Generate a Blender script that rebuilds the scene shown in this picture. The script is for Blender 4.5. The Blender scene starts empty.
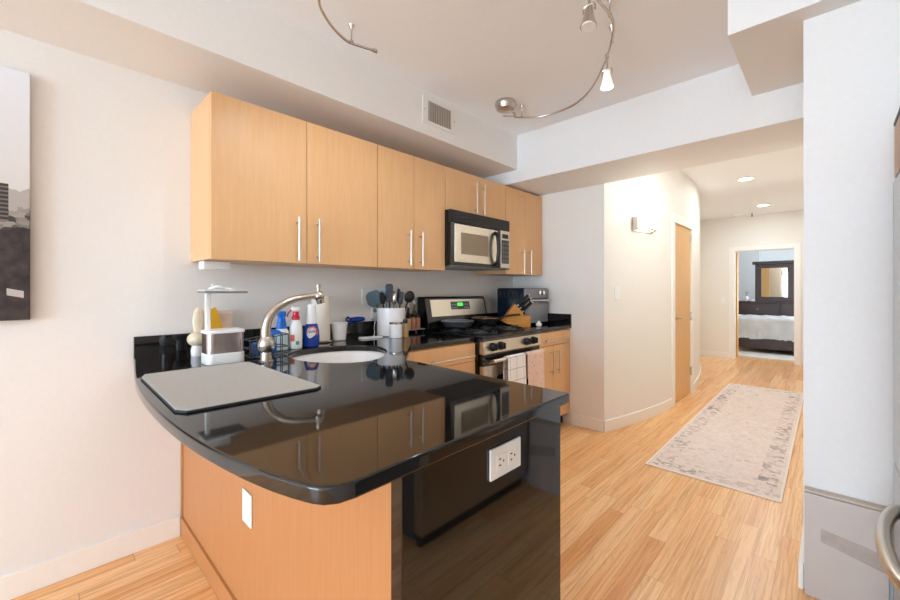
import bpy, bmesh, math, random
from mathutils import Vector, Matrix
random.seed(7)
S = bpy.context.scene
COL = S.collection
PI = math.pi

# ------------------------------------------------------------------ camera
cam_d = bpy.data.cameras.new('camera')
cam = bpy.data.objects.new('camera', cam_d); COL.objects.link(cam)
cam.location = (2.418, -0.554, 1.259)
cam.rotation_euler = (math.radians(90), 0, math.radians(43.85))
cam_d.sensor_width = 36.0
cam_d.lens = 395.9 / 900 * 36.0
cam_d.shift_y = (290.5 - 300) / 900
cam_d.clip_start = 0.02
S.camera = cam

# ------------------------------------------------------------------ world, daylight, exposure
w = bpy.data.worlds.new('world'); S.world = w; w.use_nodes = True
w.node_tree.nodes['Background'].inputs[0].default_value = (0.78, 0.88, 1.0, 1)
w.node_tree.nodes['Background'].inputs[1].default_value = 1.6

def area(name, loc, rot, sx, sy, power, color=(1, 1, 1), spread=None):
    d = bpy.data.lights.new(name, 'AREA'); d.shape = 'RECTANGLE'; d.size = sx; d.size_y = sy
    d.energy = power; d.color = color
    if spread: d.spread = spread
    o = bpy.data.objects.new(name, d); COL.objects.link(o)
    o.location = loc; o.rotation_euler = rot
    return o
area('daylight_window', (1.67, -6.25, 1.3), (math.radians(98), 0, 0), 3.1, 2.4, 560, (0.55, 0.76, 1.0))
area('daylight_bedroom', (3.55, 10.1, 1.4), (0, math.radians(90), 0), 1.5, 2.0, 105, (0.82, 0.92, 1.0))

S.view_settings.view_transform = 'Standard'
S.view_settings.look = 'None'
S.view_settings.gamma = 1
S.view_settings.use_curve_mapping = False
S.view_settings.exposure = -0.10
S.cycles.max_bounces = 12
S.cycles.diffuse_bounces = 8
S.cycles.sample_clamp_indirect = 6

# ------------------------------------------------------------------ materials
def lin(c):
    f = lambda v: v / 12.92 if v <= 0.04045 else ((v + 0.055) / 1.055) ** 2.4
    return tuple(f(v / 255.0) for v in c) + (1.0,)
MATS = {}
def pbr(name, rgb, rough=0.5, metal=0.0, var=0.05, scale=25.0, bump=0.0, stretch=(1, 1, 1), emit=None, estr=0, ior=1.5, alpha=None, trans=0, spec=0.5):
    m = bpy.data.materials.new(name); m.use_nodes = True
    nt = m.node_tree; N = nt.nodes; L = nt.links
    b = N['Principled BSDF']
    b.inputs['Roughness'].default_value = rough
    b.inputs['Metallic'].default_value = metal
    b.inputs['IOR'].default_value = ior
    b.inputs['Specular IOR Level'].default_value = spec
    if trans: b.inputs['Transmission Weight'].default_value = trans
    c = lin(rgb)
    tc = N.new('ShaderNodeTexCoord'); mp = N.new('ShaderNodeMapping'); mp.inputs['Scale'].default_value = stretch
    nz = N.new('ShaderNodeTexNoise'); nz.inputs['Scale'].default_value = scale; nz.inputs['Detail'].default_value = 4
    L.new(tc.outputs['Object'], mp.inputs[0]); L.new(mp.outputs[0], nz.inputs['Vector'])
    rp = N.new('ShaderNodeValToRGB'); rp.color_ramp.elements[0].position = 0.3; rp.color_ramp.elements[1].position = 0.7
    rp.color_ramp.elements[0].color = tuple(v * (1 - var) for v in c[:3]) + (1,)
    rp.color_ramp.elements[1].color = tuple(min(1, v * (1 + var)) for v in c[:3]) + (1,)
    L.new(nz.outputs['Fac'], rp.inputs[0]); L.new(rp.outputs[0], b.inputs['Base Color'])
    if bump:
        bp = N.new('ShaderNodeBump'); bp.inputs['Strength'].default_value = bump; bp.inputs['Distance'].default_value = 0.002
        L.new(nz.outputs['Fac'], bp.inputs['Height']); L.new(bp.outputs[0], b.inputs['Normal'])
    if emit:
        b.inputs['Emission Color'].default_value = lin(emit); b.inputs['Emission Strength'].default_value = estr
    MATS[name] = m
    return m

def wood(name, c1, c2, rough=0.35, stretch=(28, 28, 1.6)):
    m = pbr(name, c1, rough); nt = m.node_tree; N = nt.nodes; L = nt.links
    b = N['Principled BSDF']
    mp = [n for n in N if n.type == 'MAPPING'][0]; mp.inputs['Scale'].default_value = stretch
    nz = [n for n in N if n.type == 'TEX_NOISE'][0]; nz.inputs['Scale'].default_value = 3.0; nz.inputs['Detail'].default_value = 6; nz.inputs['Distortion'].default_value = 0.6
    rp = [n for n in N if n.type == 'VALTORGB'][0]
    rp.color_ramp.elements[0].color = lin(c2); rp.color_ramp.elements[1].color = lin(c1)
    return m

M = {}
M['wall'] = pbr('wall_paint', (234, 232, 228), 0.7, var=0.012, scale=60, bump=0.03)
M['wall_hall'] = pbr('hall_wall_paint', (236, 231, 222), 0.6, var=0.012, scale=60, bump=0.03)
M['wall_cool'] = pbr('cool_white_paint', (231, 234, 234), 0.6, var=0.012, scale=60, bump=0.03)
M['bed_wall'] = pbr('bedroom_paint', (226, 230, 232), 0.7, var=0.012, scale=60)
M['ceil'] = pbr('ceiling_paint', (244, 246, 248), 0.8, var=0.01, scale=60, bump=0.02)
M['trim'] = pbr('white_trim_paint', (242, 238, 230), 0.4, var=0.01)
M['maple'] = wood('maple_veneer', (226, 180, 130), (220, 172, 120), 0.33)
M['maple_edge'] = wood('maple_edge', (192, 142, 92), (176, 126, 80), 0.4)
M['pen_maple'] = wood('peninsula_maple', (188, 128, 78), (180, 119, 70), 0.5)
M['door_wood'] = wood('door_veneer', (226, 178, 110), (212, 160, 92), 0.35)
M['block_wood'] = wood('knife_block_wood', (214, 150, 70), (190, 122, 50), 0.4, (3, 30, 30))
M['dark_wood'] = wood('espresso_wood', (70, 54, 52), (54, 40, 40), 0.4, (1.6, 28, 28))
M['steel'] = pbr('brushed_steel', (205, 198, 186), 0.28, 1.0, var=0.06, scale=30, stretch=(60, 1, 1))
M['fridge'] = pbr('fridge_steel', (196, 194, 190), 0.3, 1.0, var=0.04, scale=30, stretch=(1, 1, 40))
M['nickel'] = pbr('brushed_nickel', (202, 194, 184), 0.26, 1.0, var=0.03)
M['chrome'] = pbr('chrome', (220, 220, 220), 0.12, 1.0, var=0.02)
M['handle'] = pbr('satin_handle', (214, 208, 200), 0.3, 1.0, var=0.02)
M['black'] = pbr('black_enamel', (14, 13, 14), 0.15, var=0.1)
M['black_m'] = pbr('matte_black', (22, 21, 22), 0.5, var=0.1)
M['black_p'] = pbr('black_plastic', (24, 23, 25), 0.45, var=0.1)
M['white_p'] = pbr('white_plastic', (238, 238, 236), 0.35, var=0.01)
M['white_c'] = pbr('white_ceramic', (236, 234, 232), 0.12, var=0.01)
M['cream_c'] = pbr('cream_ceramic', (222, 206, 178), 0.4, var=0.06)
M['mat'] = pbr('grey_drying_mat', (182, 181, 177), 0.75, var=0.05, scale=90, bump=0.12)
M['mat_edge'] = pbr('dark_mat_edge', (48, 46, 46), 0.7, var=0.05)
M['blue'] = pbr('blue_plastic', (18, 104, 196), 0.3, var=0.05)
M['blue_d'] = pbr('deep_blue_soap', (16, 60, 158), 0.15, var=0.05)
M['pale_b'] = pbr('pale_blue_liquid', (186, 208, 212), 0.25, var=0.03)
M['red'] = pbr('red_plastic', (206, 36, 56), 0.35, var=0.05)
M['yellow'] = pbr('yellow_paper', (240, 184, 42), 0.6, var=0.05)
M['peach_bag'] = pbr('peach_paper', (226, 200, 180), 0.5, var=0.12, scale=18)
M['orange'] = pbr('orange_print', (228, 90, 50), 0.5, var=0.1)
M['green'] = pbr('green_print', (96, 160, 110), 0.5, var=0.1)
M['paper'] = pbr('paper_towel', (232, 222, 206), 0.9, var=0.02, scale=120, bump=0.2)
M['teal'] = pbr('teal_silicone', (66, 94, 106), 0.5, var=0.06)
M['lightblue'] = pbr('pale_blue_silicone', (140, 168, 190), 0.5, var=0.06)
M['grey_d'] = pbr('dark_grey_metal', (98, 99, 102), 0.35, 0.6, var=0.04)
M['grey_m'] = pbr('toaster_grey', (128, 130, 134), 0.42, 0.0, var=0.03)
M['toaster_win'] = pbr('toaster_window', (150, 152, 156), 0.25, 0.2, var=0.04)
M['navy'] = pbr('navy_black_side', (22, 32, 44), 0.25, 0.2, var=0.1)
M['glass_d'] = pbr('dark_glass', (20, 19, 19), 0.06, var=0.05)
M['mw_glass'] = pbr('microwave_window', (132, 118, 100), 0.18, 0.5, var=0.04, scale=200)
M['green_led'] = pbr('green_display', (20, 60, 20), 0.3, emit=(60, 230, 80), estr=1.6)
M['display'] = pbr('grey_display', (70, 66, 62), 0.25, var=0.05)
M['tan'] = pbr('tan_paper', (196, 160, 120), 0.6, var=0.3, scale=90)
M['pepper'] = pbr('peppercorn_mix', (176, 138, 92), 0.5, var=0.5, scale=160)
M['spice_r'] = pbr('red_brown_spice', (170, 116, 86), 0.45, var=0.3, scale=120)
M['spice_t'] = pbr('tan_spice', (190, 160, 118), 0.45, var=0.3, scale=120)
M['spice_o'] = pbr('olive_oil', (96, 98, 48), 0.15, var=0.1)
M['taupe'] = pbr('taupe_metal', (196, 186, 177), 0.4, 0.15, var=0.02, scale=8)
M['taupe_l'] = pbr('taupe_lip', (190, 176, 158), 0.4, 0.1, var=0.02)
M['tape'] = pbr('glossy_tape', (176, 164, 154), 0.12, 0.1, var=0.08, scale=30, bump=0.3)
M['beige_box'] = pbr('beige_cardboard', (206, 180, 160), 0.8, var=0.05)
M['linen'] = pbr('grey_bedding', (206, 208, 210), 0.85, var=0.12, scale=5, bump=0.3)
M['brass'] = pbr('sprinkler_metal', (150, 140, 130), 0.4, 1.0)
M['lamp_on'] = pbr('lit_lamp_glass', (255, 244, 226), 0.4, emit=(255, 240, 214), estr=14)
M['sconce_glass'] = pbr('lit_sconce_glass', (255, 246, 232), 0.4, emit=(255, 243, 224), estr=5)
M['garlic'] = pbr('white_garlic_skin', (236, 230, 222), 0.6, var=0.06, scale=40)
M['rug_bed'] = pbr('pale_bedroom_rug', (222, 220, 216), 0.95, var=0.08, scale=40, bump=0.4)
M['mirror'] = pbr('mirror_glass', (205, 200, 190), 0.03, 1.0, var=0.01)
M['copper'] = pbr('worn_copper_rim', (200, 160, 132), 0.25, 1.0, var=0.1)
M['planter_steel'] = pbr('planter_brushed_steel', (196, 184, 182), 0.24, 1.0, var=0.1, scale=22, stretch=(1, 8, 0.05))

def glass_mat():
    m = bpy.data.materials.new('thin_window_glass'); m.use_nodes = True
    N = m.node_tree.nodes; L = m.node_tree.links; N.clear()
    o = N.new('ShaderNodeOutputMaterial'); mx = N.new('ShaderNodeMixShader'); t = N.new('ShaderNodeBsdfTransparent'); g = N.new('ShaderNodeBsdfGlossy')
    g.inputs['Roughness'].default_value = 0.02; mx.inputs[0].default_value = 0.06
    L.new(t.outputs[0], mx.inputs[1]); L.new(g.outputs[0], mx.inputs[2]); L.new(mx.outputs[0], o.inputs[0])
    return m
M['glass'] = glass_mat()

def granite():
    m = pbr('black_granite', (16, 15, 15), 0.045, ior=1.62); N = m.node_tree.nodes; L = m.node_tree.links
    b = N['Principled BSDF']; tc = [n for n in N if n.type == 'TEX_COORD'][0]
    v = N.new('ShaderNodeTexVoronoi'); v.inputs['Scale'].default_value = 48; L.new(tc.outputs['Object'], v.inputs['Vector'])
    r = N.new('ShaderNodeValToRGB'); r.color_ramp.elements[0].position = 0.0; r.color_ramp.elements[0].color = (1, 1, 1, 1)
    r.color_ramp.elements[1].position = 0.12; r.color_ramp.elements[1].color = (0, 0, 0, 1)
    L.new(v.outputs['Distance'], r.inputs[0])
    wn = N.new('ShaderNodeTexNoise'); wn.inputs['Scale'].default_value = 38; L.new(tc.outputs['Object'], wn.inputs['Vector'])
    r2 = N.new('ShaderNodeValToRGB'); r2.color_ramp.elements[0].position = 0.58; r2.color_ramp.elements[1].position = 0.66
    L.new(wn.outputs['Fac'], r2.inputs[0])
    mu = N.new('ShaderNodeMath'); mu.operation = 'MULTIPLY'; L.new(r.outputs[0], mu.inputs[0]); L.new(r2.outputs[0], mu.inputs[1])
    mx = N.new('ShaderNodeMixRGB'); mx.inputs[2].default_value = lin((150, 146, 140))
    rp = [n for n in N if n.type == 'VALTORGB'][0]
    rp.color_ramp.elements[0].color = lin((10, 9, 9)); rp.color_ramp.elements[1].color = lin((26, 24, 23))
    L.new(mu.outputs[0], mx.inputs[0]); L.new(rp.outputs[0], mx.inputs[1]); L.new(mx.outputs[0], b.inputs['Base Color'])
    return m
M['granite'] = granite()

def floor_mat():
    m = bpy.data.materials.new('oak_strip_floor'); m.use_nodes = True
    N = m.node_tree.nodes; L = m.node_tree.links; b = N['Principled BSDF']
    tc = N.new('ShaderNodeTexCoord'); sp = N.new('ShaderNodeSeparateXYZ'); L.new(tc.outputs['Object'], sp.inputs[0])
    def math_(op, a, c=None):
        n = N.new('ShaderNodeMath'); n.operation = op
        if isinstance(a, (int, float)): n.inputs[0].default_value = a
        else: L.new(a, n.inputs[0])
        if c is not None:
            if isinstance(c, (int, float)): n.inputs[1].default_value = c
            else: L.new(c, n.inputs[1])
        return n.outputs[0]
    W = 0.083; LEN = 0.95
    xs = math_('DIVIDE', sp.outputs[0], W); row = math_('FLOOR', xs)
    wn = N.new('ShaderNodeTexWhiteNoise'); wn.noise_dimensions = '1D'; L.new(row, wn.inputs['W'])
    ys = math_('ADD', math_('DIVIDE', sp.outputs[1], LEN), math_('MULTIPLY', wn.outputs['Value'], 7.3))
    brd = math_('FLOOR', ys)
    cb = N.new('ShaderNodeCombineXYZ'); L.new(row, cb.inputs[0]); L.new(brd, cb.inputs[1])
    w2 = N.new('ShaderNodeTexWhiteNoise'); w2.noise_dimensions = '2D'; L.new(cb.outputs[0], w2.inputs['Vector'])
    r = N.new('ShaderNodeValToRGB'); r.color_ramp.interpolation = 'LINEAR'
    e = r.color_ramp.elements; e[0].position = 0; e[0].color = lin((232, 166, 102)); e[1].position = 1; e[1].color = lin((250, 206, 150))
    x = e.new(0.12); x.color = lin((242, 186, 124)); x = e.new(0.6); x.color = lin((246, 194, 134))
    L.new(w2.outputs['Value'], r.inputs[0])
    # grain, offset per board
    cg = N.new('ShaderNodeCombineXYZ'); L.new(math_('MULTIPLY', sp.outputs[0], 38.0), cg.inputs[0]); L.new(math_('MULTIPLY', sp.outputs[1], 1.0), cg.inputs[1]); L.new(math_('MULTIPLY', w2.outputs['Value'], 40), cg.inputs[2])
    nz = N.new('ShaderNodeTexNoise'); nz.inputs['Scale'].default_value = 1.6; nz.inputs['Detail'].default_value = 6; nz.inputs['Distortion'].default_value = 0.9; L.new(cg.outputs[0], nz.inputs['Vector'])
    gr = N.new('ShaderNodeValToRGB'); gr.color_ramp.elements[0].position = 0.3; gr.color_ramp.elements[0].color = lin((214, 190, 164)); gr.color_ramp.elements[1].position = 0.56; gr.color_ramp.elements[1].color = (1, 1, 1, 1)
    L.new(nz.outputs['Fac'], gr.inputs[0])
    mx = N.new('ShaderNodeMixRGB'); mx.blend_type = 'MULTIPLY'; mx.inputs[0].default_value = 0.8
    L.new(r.outputs[0], mx.inputs[1]); L.new(gr.outputs[0], mx.inputs[2])
    cw = N.new('ShaderNodeCombineXYZ'); L.new(math_('ADD', sp.outputs[0], math_('MULTIPLY', w2.outputs['Value'], 3.0)), cw.inputs[0]); L.new(math_('MULTIPLY', sp.outputs[1], 0.22), cw.inputs[1]); L.new(math_('MULTIPLY', w2.outputs['Value'], 9.0), cw.inputs[2])
    wv = N.new('ShaderNodeTexWave'); wv.bands_direction = 'X'; wv.inputs['Scale'].default_value = 16; wv.inputs['Distortion'].default_value = 11; wv.inputs['Detail'].default_value = 2; wv.inputs['Detail Scale'].default_value = 1.4; L.new(cw.outputs[0], wv.inputs['Vector'])
    wr = N.new('ShaderNodeValToRGB'); wr.color_ramp.elements[0].position = 0.0; wr.color_ramp.elements[0].color = lin((222, 196, 168)); wr.color_ramp.elements[1].position = 0.3; wr.color_ramp.elements[1].color = (1, 1, 1, 1); L.new(wv.outputs['Fac'], wr.inputs[0])
    mw = N.new('ShaderNodeMixRGB'); mw.blend_type = 'MULTIPLY'; mw.inputs[0].default_value = 0.32; L.new(mx.outputs[0], mw.inputs[1]); L.new(wr.outputs[0], mw.inputs[2]); mx = mw
    # seams
    fx = math_('FRACT', xs); fy = math_('FRACT', ys)
    ex = math_('MINIMUM', fx, math_('SUBTRACT', 1.0, fx)); ey = math_('MINIMUM', fy, math_('SUBTRACT', 1.0, fy))
    sx = math_('LESS_THAN', ex, 0.012); sy = math_('LESS_THAN', ey, 0.0016)
    sm = math_('MAXIMUM', sx, sy)
    m2 = N.new('ShaderNodeMixRGB'); m2.inputs[2].default_value = lin((150, 98, 54)); L.new(math_('MULTIPLY', sm, 0.55), m2.inputs[0]); L.new(mx.outputs[0], m2.inputs[1])
    L.new(m2.outputs[0], b.inputs['Base Color'])
    b.inputs['Roughness'].default_value = 0.28
    return m
M['floor'] = floor_mat()

def rug_mat():
    m = bpy.data.materials.new('faded_runner_rug'); m.use_nodes = True
    N = m.node_tree.nodes; L = m.node_tree.links; b = N['Principled BSDF']; b.inputs['Roughness'].default_value = 0.95
    tc = N.new('ShaderNodeTexCoord')
    sp = N.new('ShaderNodeSeparateXYZ'); L.new(tc.outputs['Object'], sp.inputs[0])
    def mt(op, a, c=None):
        n = N.new('ShaderNodeMath'); n.operation = op
        for i, v in enumerate((a, c)):
            if v is None: continue
            if isinstance(v, (int, float)): n.inputs[i].default_value = v
            else: L.new(v, n.inputs[i])
        return n.outputs[0]
    ax = mt('ABSOLUTE', sp.outputs[0]); ay = mt('ABSOLUTE', sp.outputs[1])
    dx = mt('SUBTRACT', 0.38, ax); dy = mt('SUBTRACT', 1.71, ay)
    d = mt('MINIMUM', dx, dy)          # distance to the rug's edge
    band = mt('MULTIPLY', mt('GREATER_THAN', d, 0.035), mt('LESS_THAN', d, 0.14))
    nz = N.new('ShaderNodeTexNoise'); nz.inputs['Scale'].default_value = 9; nz.inputs['Detail'].default_value = 8; nz.inputs['Roughness'].default_value = 0.7; L.new(tc.outputs['Object'], nz.inputs['Vector'])
    # repeated figures in the border, blotchy
    vo = N.new('ShaderNodeTexVoronoi'); vo.inputs['Scale'].default_value = 11; L.new(tc.outputs['Object'], vo.inputs['Vector'])
    wv = N.new('ShaderNodeTexNoise'); wv.inputs['Scale'].default_value = 26; wv.inputs['Detail'].default_value = 2; L.new(tc.outputs['Object'], wv.inputs['Vector'])
    wear = N.new('ShaderNodeTexNoise'); wear.inputs['Scale'].default_value = 3.2; wear.inputs['Detail'].default_value = 5; L.new(tc.outputs['Object'], wear.inputs['Vector'])
    wr = N.new('ShaderNodeValToRGB'); wr.color_ramp.elements[0].position = 0.42; wr.color_ramp.elements[1].position = 0.62; L.new(wear.outputs['Fac'], wr.inputs[0])
    fig = mt('MULTIPLY', mt('MULTIPLY', band, mt('GREATER_THAN', wv.outputs['Fac'], 0.5)), mt('GREATER_THAN', nz.outputs['Fac'], 0.47))
    fig = mt('MULTIPLY', fig, mt('ADD', mt('MULTIPLY', wr.outputs[0], 0.55), 0.25))
    field = mt('MULTIPLY', mt('LESS_THAN', vo.outputs['Distance'], 0.32), mt('GREATER_THAN', nz.outputs['Fac'], 0.5))
    field = mt('MULTIPLY', field, mt('ADD', mt('MULTIPLY', wr.outputs[0], 0.28), 0.10))
    tot = mt('MAXIMUM', fig, field)
    r0 = N.new('ShaderNodeValToRGB'); r0.color_ramp.elements[0].position = 0.35; r0.color_ramp.elements[0].color = lin((218, 203, 196)); r0.color_ramp.elements[1].position = 0.68; r0.color_ramp.elements[1].color = lin((240, 227, 218))
    n3 = N.new('ShaderNodeTexNoise'); n3.inputs['Scale'].default_value = 34; n3.inputs['Detail'].default_value = 5; L.new(tc.outputs['Object'], n3.inputs['Vector'])
    L.new(mt('ADD', mt('MULTIPLY', n3.outputs['Fac'], 0.6), mt('MULTIPLY', nz.outputs['Fac'], 0.4)), r0.inputs[0])
    mx = N.new('ShaderNodeMixRGB'); mx.inputs[2].default_value = lin((134, 124, 124)); L.new(tot, mx.inputs[0]); L.new(r0.outputs[0], mx.inputs[1])
    m3 = N.new('ShaderNodeMixRGB'); m3.inputs[2].default_value = lin((240, 230, 220)); L.new(mt('LESS_THAN', d, 0.012), m3.inputs[0]); L.new(mx.outputs[0], m3.inputs[1])
    L.new(m3.outputs[0], b.inputs['Base Color'])
    bp = N.new('ShaderNodeBump'); bp.inputs['Strength'].default_value = 0.3; bp.inputs['Distance'].default_value = 0.003
    n2 = N.new('ShaderNodeTexNoise'); n2.inputs['Scale'].default_value = 220; L.new(tc.outputs['Object'], n2.inputs['Vector']); L.new(n2.outputs['Fac'], bp.inputs['Height']); L.new(bp.outputs[0], b.inputs['Normal'])
    return m
M['rug'] = rug_mat()

def check_cloth(name, base, line, n=2.2):
    m = pbr(name, base, 0.9, var=0.03, scale=80, bump=0.1); N = m.node_tree.nodes; L = m.node_tree.links
    b = N['Principled BSDF']; tc = [x for x in N if x.type == 'TEX_COORD'][0]; rp = [x for x in N if x.type == 'VALTORGB'][0]
    sp = N.new('ShaderNodeSeparateXYZ'); L.new(tc.outputs['Object'], sp.inputs[0])
    outs = []
    for k, per, off in ((1, 0.085, 0.03), (2, 0.085, 0.02)):
        a = N.new('ShaderNodeMath'); a.operation = 'MULTIPLY_ADD'; a.inputs[1].default_value = 1 / per; a.inputs[2].default_value = off; L.new(sp.outputs[k], a.inputs[0])
        f = N.new('ShaderNodeMath'); f.operation = 'FRACT'; L.new(a.outputs[0], f.inputs[0])
        l = N.new('ShaderNodeMath'); l.operation = 'LESS_THAN'; l.inputs[1].default_value = 0.06; L.new(f.outputs[0], l.inputs[0]); outs.append(l.outputs[0])
    mm = N.new('ShaderNodeMath'); mm.operation = 'MAXIMUM'; L.new(outs[0], mm.inputs[0]); L.new(outs[1], mm.inputs[1])
    mx = N.new('ShaderNodeMixRGB'); mx.inputs[2].default_value = lin(line); L.new(mm.outputs[0], mx.inputs[0]); L.new(rp.outputs[0], mx.inputs[1]); L.new(mx.outputs[0], b.inputs['Base Color'])
    return m
M['towel_w'] = check_cloth('white_check_cloth', (238, 234, 230), (182, 182, 184))
def floral():
    m = pbr('peach_floral_cloth', (226, 196, 178), 0.9, var=0.03, scale=80, bump=0.1); N = m.node_tree.nodes; L = m.node_tree.links
    b = N['Principled BSDF']; tc = [x for x in N if x.type == 'TEX_COORD'][0]; rp = [x for x in N if x.type == 'VALTORGB'][0]
    v = N.new('ShaderNodeTexVoronoi'); v.inputs['Scale'].default_value = 26; L.new(tc.outputs['Object'], v.inputs['Vector'])
    r = N.new('ShaderNodeValToRGB'); r.color_ramp.elements[0].position = 0.2; r.color_ramp.elements[0].color = (1, 1, 1, 1); r.color_ramp.elements[1].position = 0.3; r.color_ramp.elements[1].color = (0, 0, 0, 1)
    L.new(v.outputs['Distance'], r.inputs[0])
    h = N.new('ShaderNodeMixRGB'); h.inputs[1].default_value = lin((216, 176, 162)); h.inputs[2].default_value = lin((190, 176, 156)); L.new(v.outputs['Color'], h.inputs[0])
    mx = N.new('ShaderNodeMixRGB'); L.new(r.outputs[0], mx.inputs[0]); L.new(rp.outputs[0], mx.inputs[1]); L.new(h.outputs[0], mx.inputs[2]); L.new(mx.outputs[0], b.inputs['Base Color'])
    return m
M['towel_p'] = floral()

def skyline():
    # a printed black-and-white city view: pale sky, hazy hills, a tower, dark ground
    m = bpy.data.materials.new('city_print'); m.use_nodes = True
    N = m.node_tree.nodes; L = m.node_tree.links; b = N['Principled BSDF']; b.inputs['Roughness'].default_value = 0.55
    tc = N.new('ShaderNodeTexCoord'); sp = N.new('ShaderNodeSeparateXYZ'); L.new(tc.outputs['Object'], sp.inputs[0])
    z = sp.outputs[2]; y = sp.outputs[1]
    def mt(op, a, c=None):
        n = N.new('ShaderNodeMath'); n.operation = op
        for i, v in enumerate((a, c)):
            if v is None: continue
            if isinstance(v, (int, float)): n.inputs[i].default_value = v
            else: L.new(v, n.inputs[i])
        return n.outputs[0]
    sky = N.new('ShaderNodeValToRGB'); e = sky.color_ramp.elements
    e[0].position = 0.5; e[0].color = lin((214, 210, 204)); e[1].position = 1.0; e[1].color = lin((230, 233, 240))
    L.new(z, sky.inputs[0])
    nz = N.new('ShaderNodeTexNoise'); nz.inputs['Scale'].default_value = 26; nz.inputs['Detail'].default_value = 6; L.new(tc.outputs['Object'], nz.inputs['Vector'])
    sc = N.new('ShaderNodeMapping'); sc.inputs['Scale'].default_value = (1, 30, 55); L.new(tc.outputs['Object'], sc.inputs[0])
    bl = N.new('ShaderNodeTexVoronoi'); bl.distance = 'CHEBYCHEV'; bl.inputs['Scale'].default_value = 1.0; L.new(sc.outputs[0], bl.inputs['Vector'])
    city = N.new('ShaderNodeValToRGB'); e = city.color_ramp.elements
    e[0].position = 0.1; e[0].color = lin((60, 54, 52)); e[1].position = 0.9; e[1].color = lin((168, 160, 152)); L.new(bl.outputs['Color'], city.inputs[0])
    low = N.new('ShaderNodeValToRGB'); e = low.color_ramp.elements
    e[0].position = 0.35; e[0].color = lin((40, 32, 33)); e[1].position = 0.75; e[1].color = lin((72, 62, 60)); L.new(nz.outputs['Fac'], low.inputs[0])
    hz = mt('ADD', z, mt('MULTIPLY', mt('SUBTRACT', nz.outputs['Fac'], 0.5), 0.10))
    m1 = N.new('ShaderNodeMixRGB'); L.new(mt('LESS_THAN', hz, 0.53), m1.inputs[0]); L.new(sky.outputs[0], m1.inputs[1]); m1.inputs[2].default_value = lin((176, 170, 164))
    m2 = N.new('ShaderNodeMixRGB'); L.new(mt('LESS_THAN', hz, 0.46), m2.inputs[0]); L.new(m1.outputs[0], m2.inputs[1]); L.new(city.outputs[0], m2.inputs[2])
    m3 = N.new('ShaderNodeMixRGB'); L.new(mt('LESS_THAN', hz, 0.37), m3.inputs[0]); L.new(m2.outputs[0], m3.inputs[1]); L.new(low.outputs[0], m3.inputs[2])
    # tower with floors
    tw = mt('MULTIPLY', mt('LESS_THAN', y, -0.060), mt('MULTIPLY', mt('LESS_THAN', z, 0.55), mt('GREATER_THAN', z, 0.40)))
    fl = mt('GREATER_THAN', mt('FRACT', mt('MULTIPLY', z, 60)), 0.35)
    tcx = N.new('ShaderNodeMixRGB'); L.new(fl, tcx.inputs[0]); tcx.inputs[1].default_value = lin((120, 114, 110)); tcx.inputs[2].default_value = lin((58, 53, 52))
    m4 = N.new('ShaderNodeMixRGB'); L.new(tw, m4.inputs[0]); L.new(m3.outputs[0], m4.inputs[1]); L.new(tcx.outputs[0], m4.inputs[2])
    # one pale roof low on the print
    rf = mt('MULTIPLY', mt('LESS_THAN', mt('ABSOLUTE', mt('SUBTRACT', z, mt('SUBTRACT', 0.10, mt('MULTIPLY', y, 0.25)))), 0.014), mt('MULTIPLY', mt('GREATER_THAN', y, -0.065), mt('LESS_THAN', y, -0.018)))
    m5 = N.new('ShaderNodeMixRGB'); L.new(rf, m5.inputs[0]); L.new(m4.outputs[0], m5.inputs[1]); m5.inputs[2].default_value = lin((190, 184, 180))
    L.new(m5.outputs[0], b.inputs['Base Color'])
    return m
M['print'] = skyline()

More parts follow.
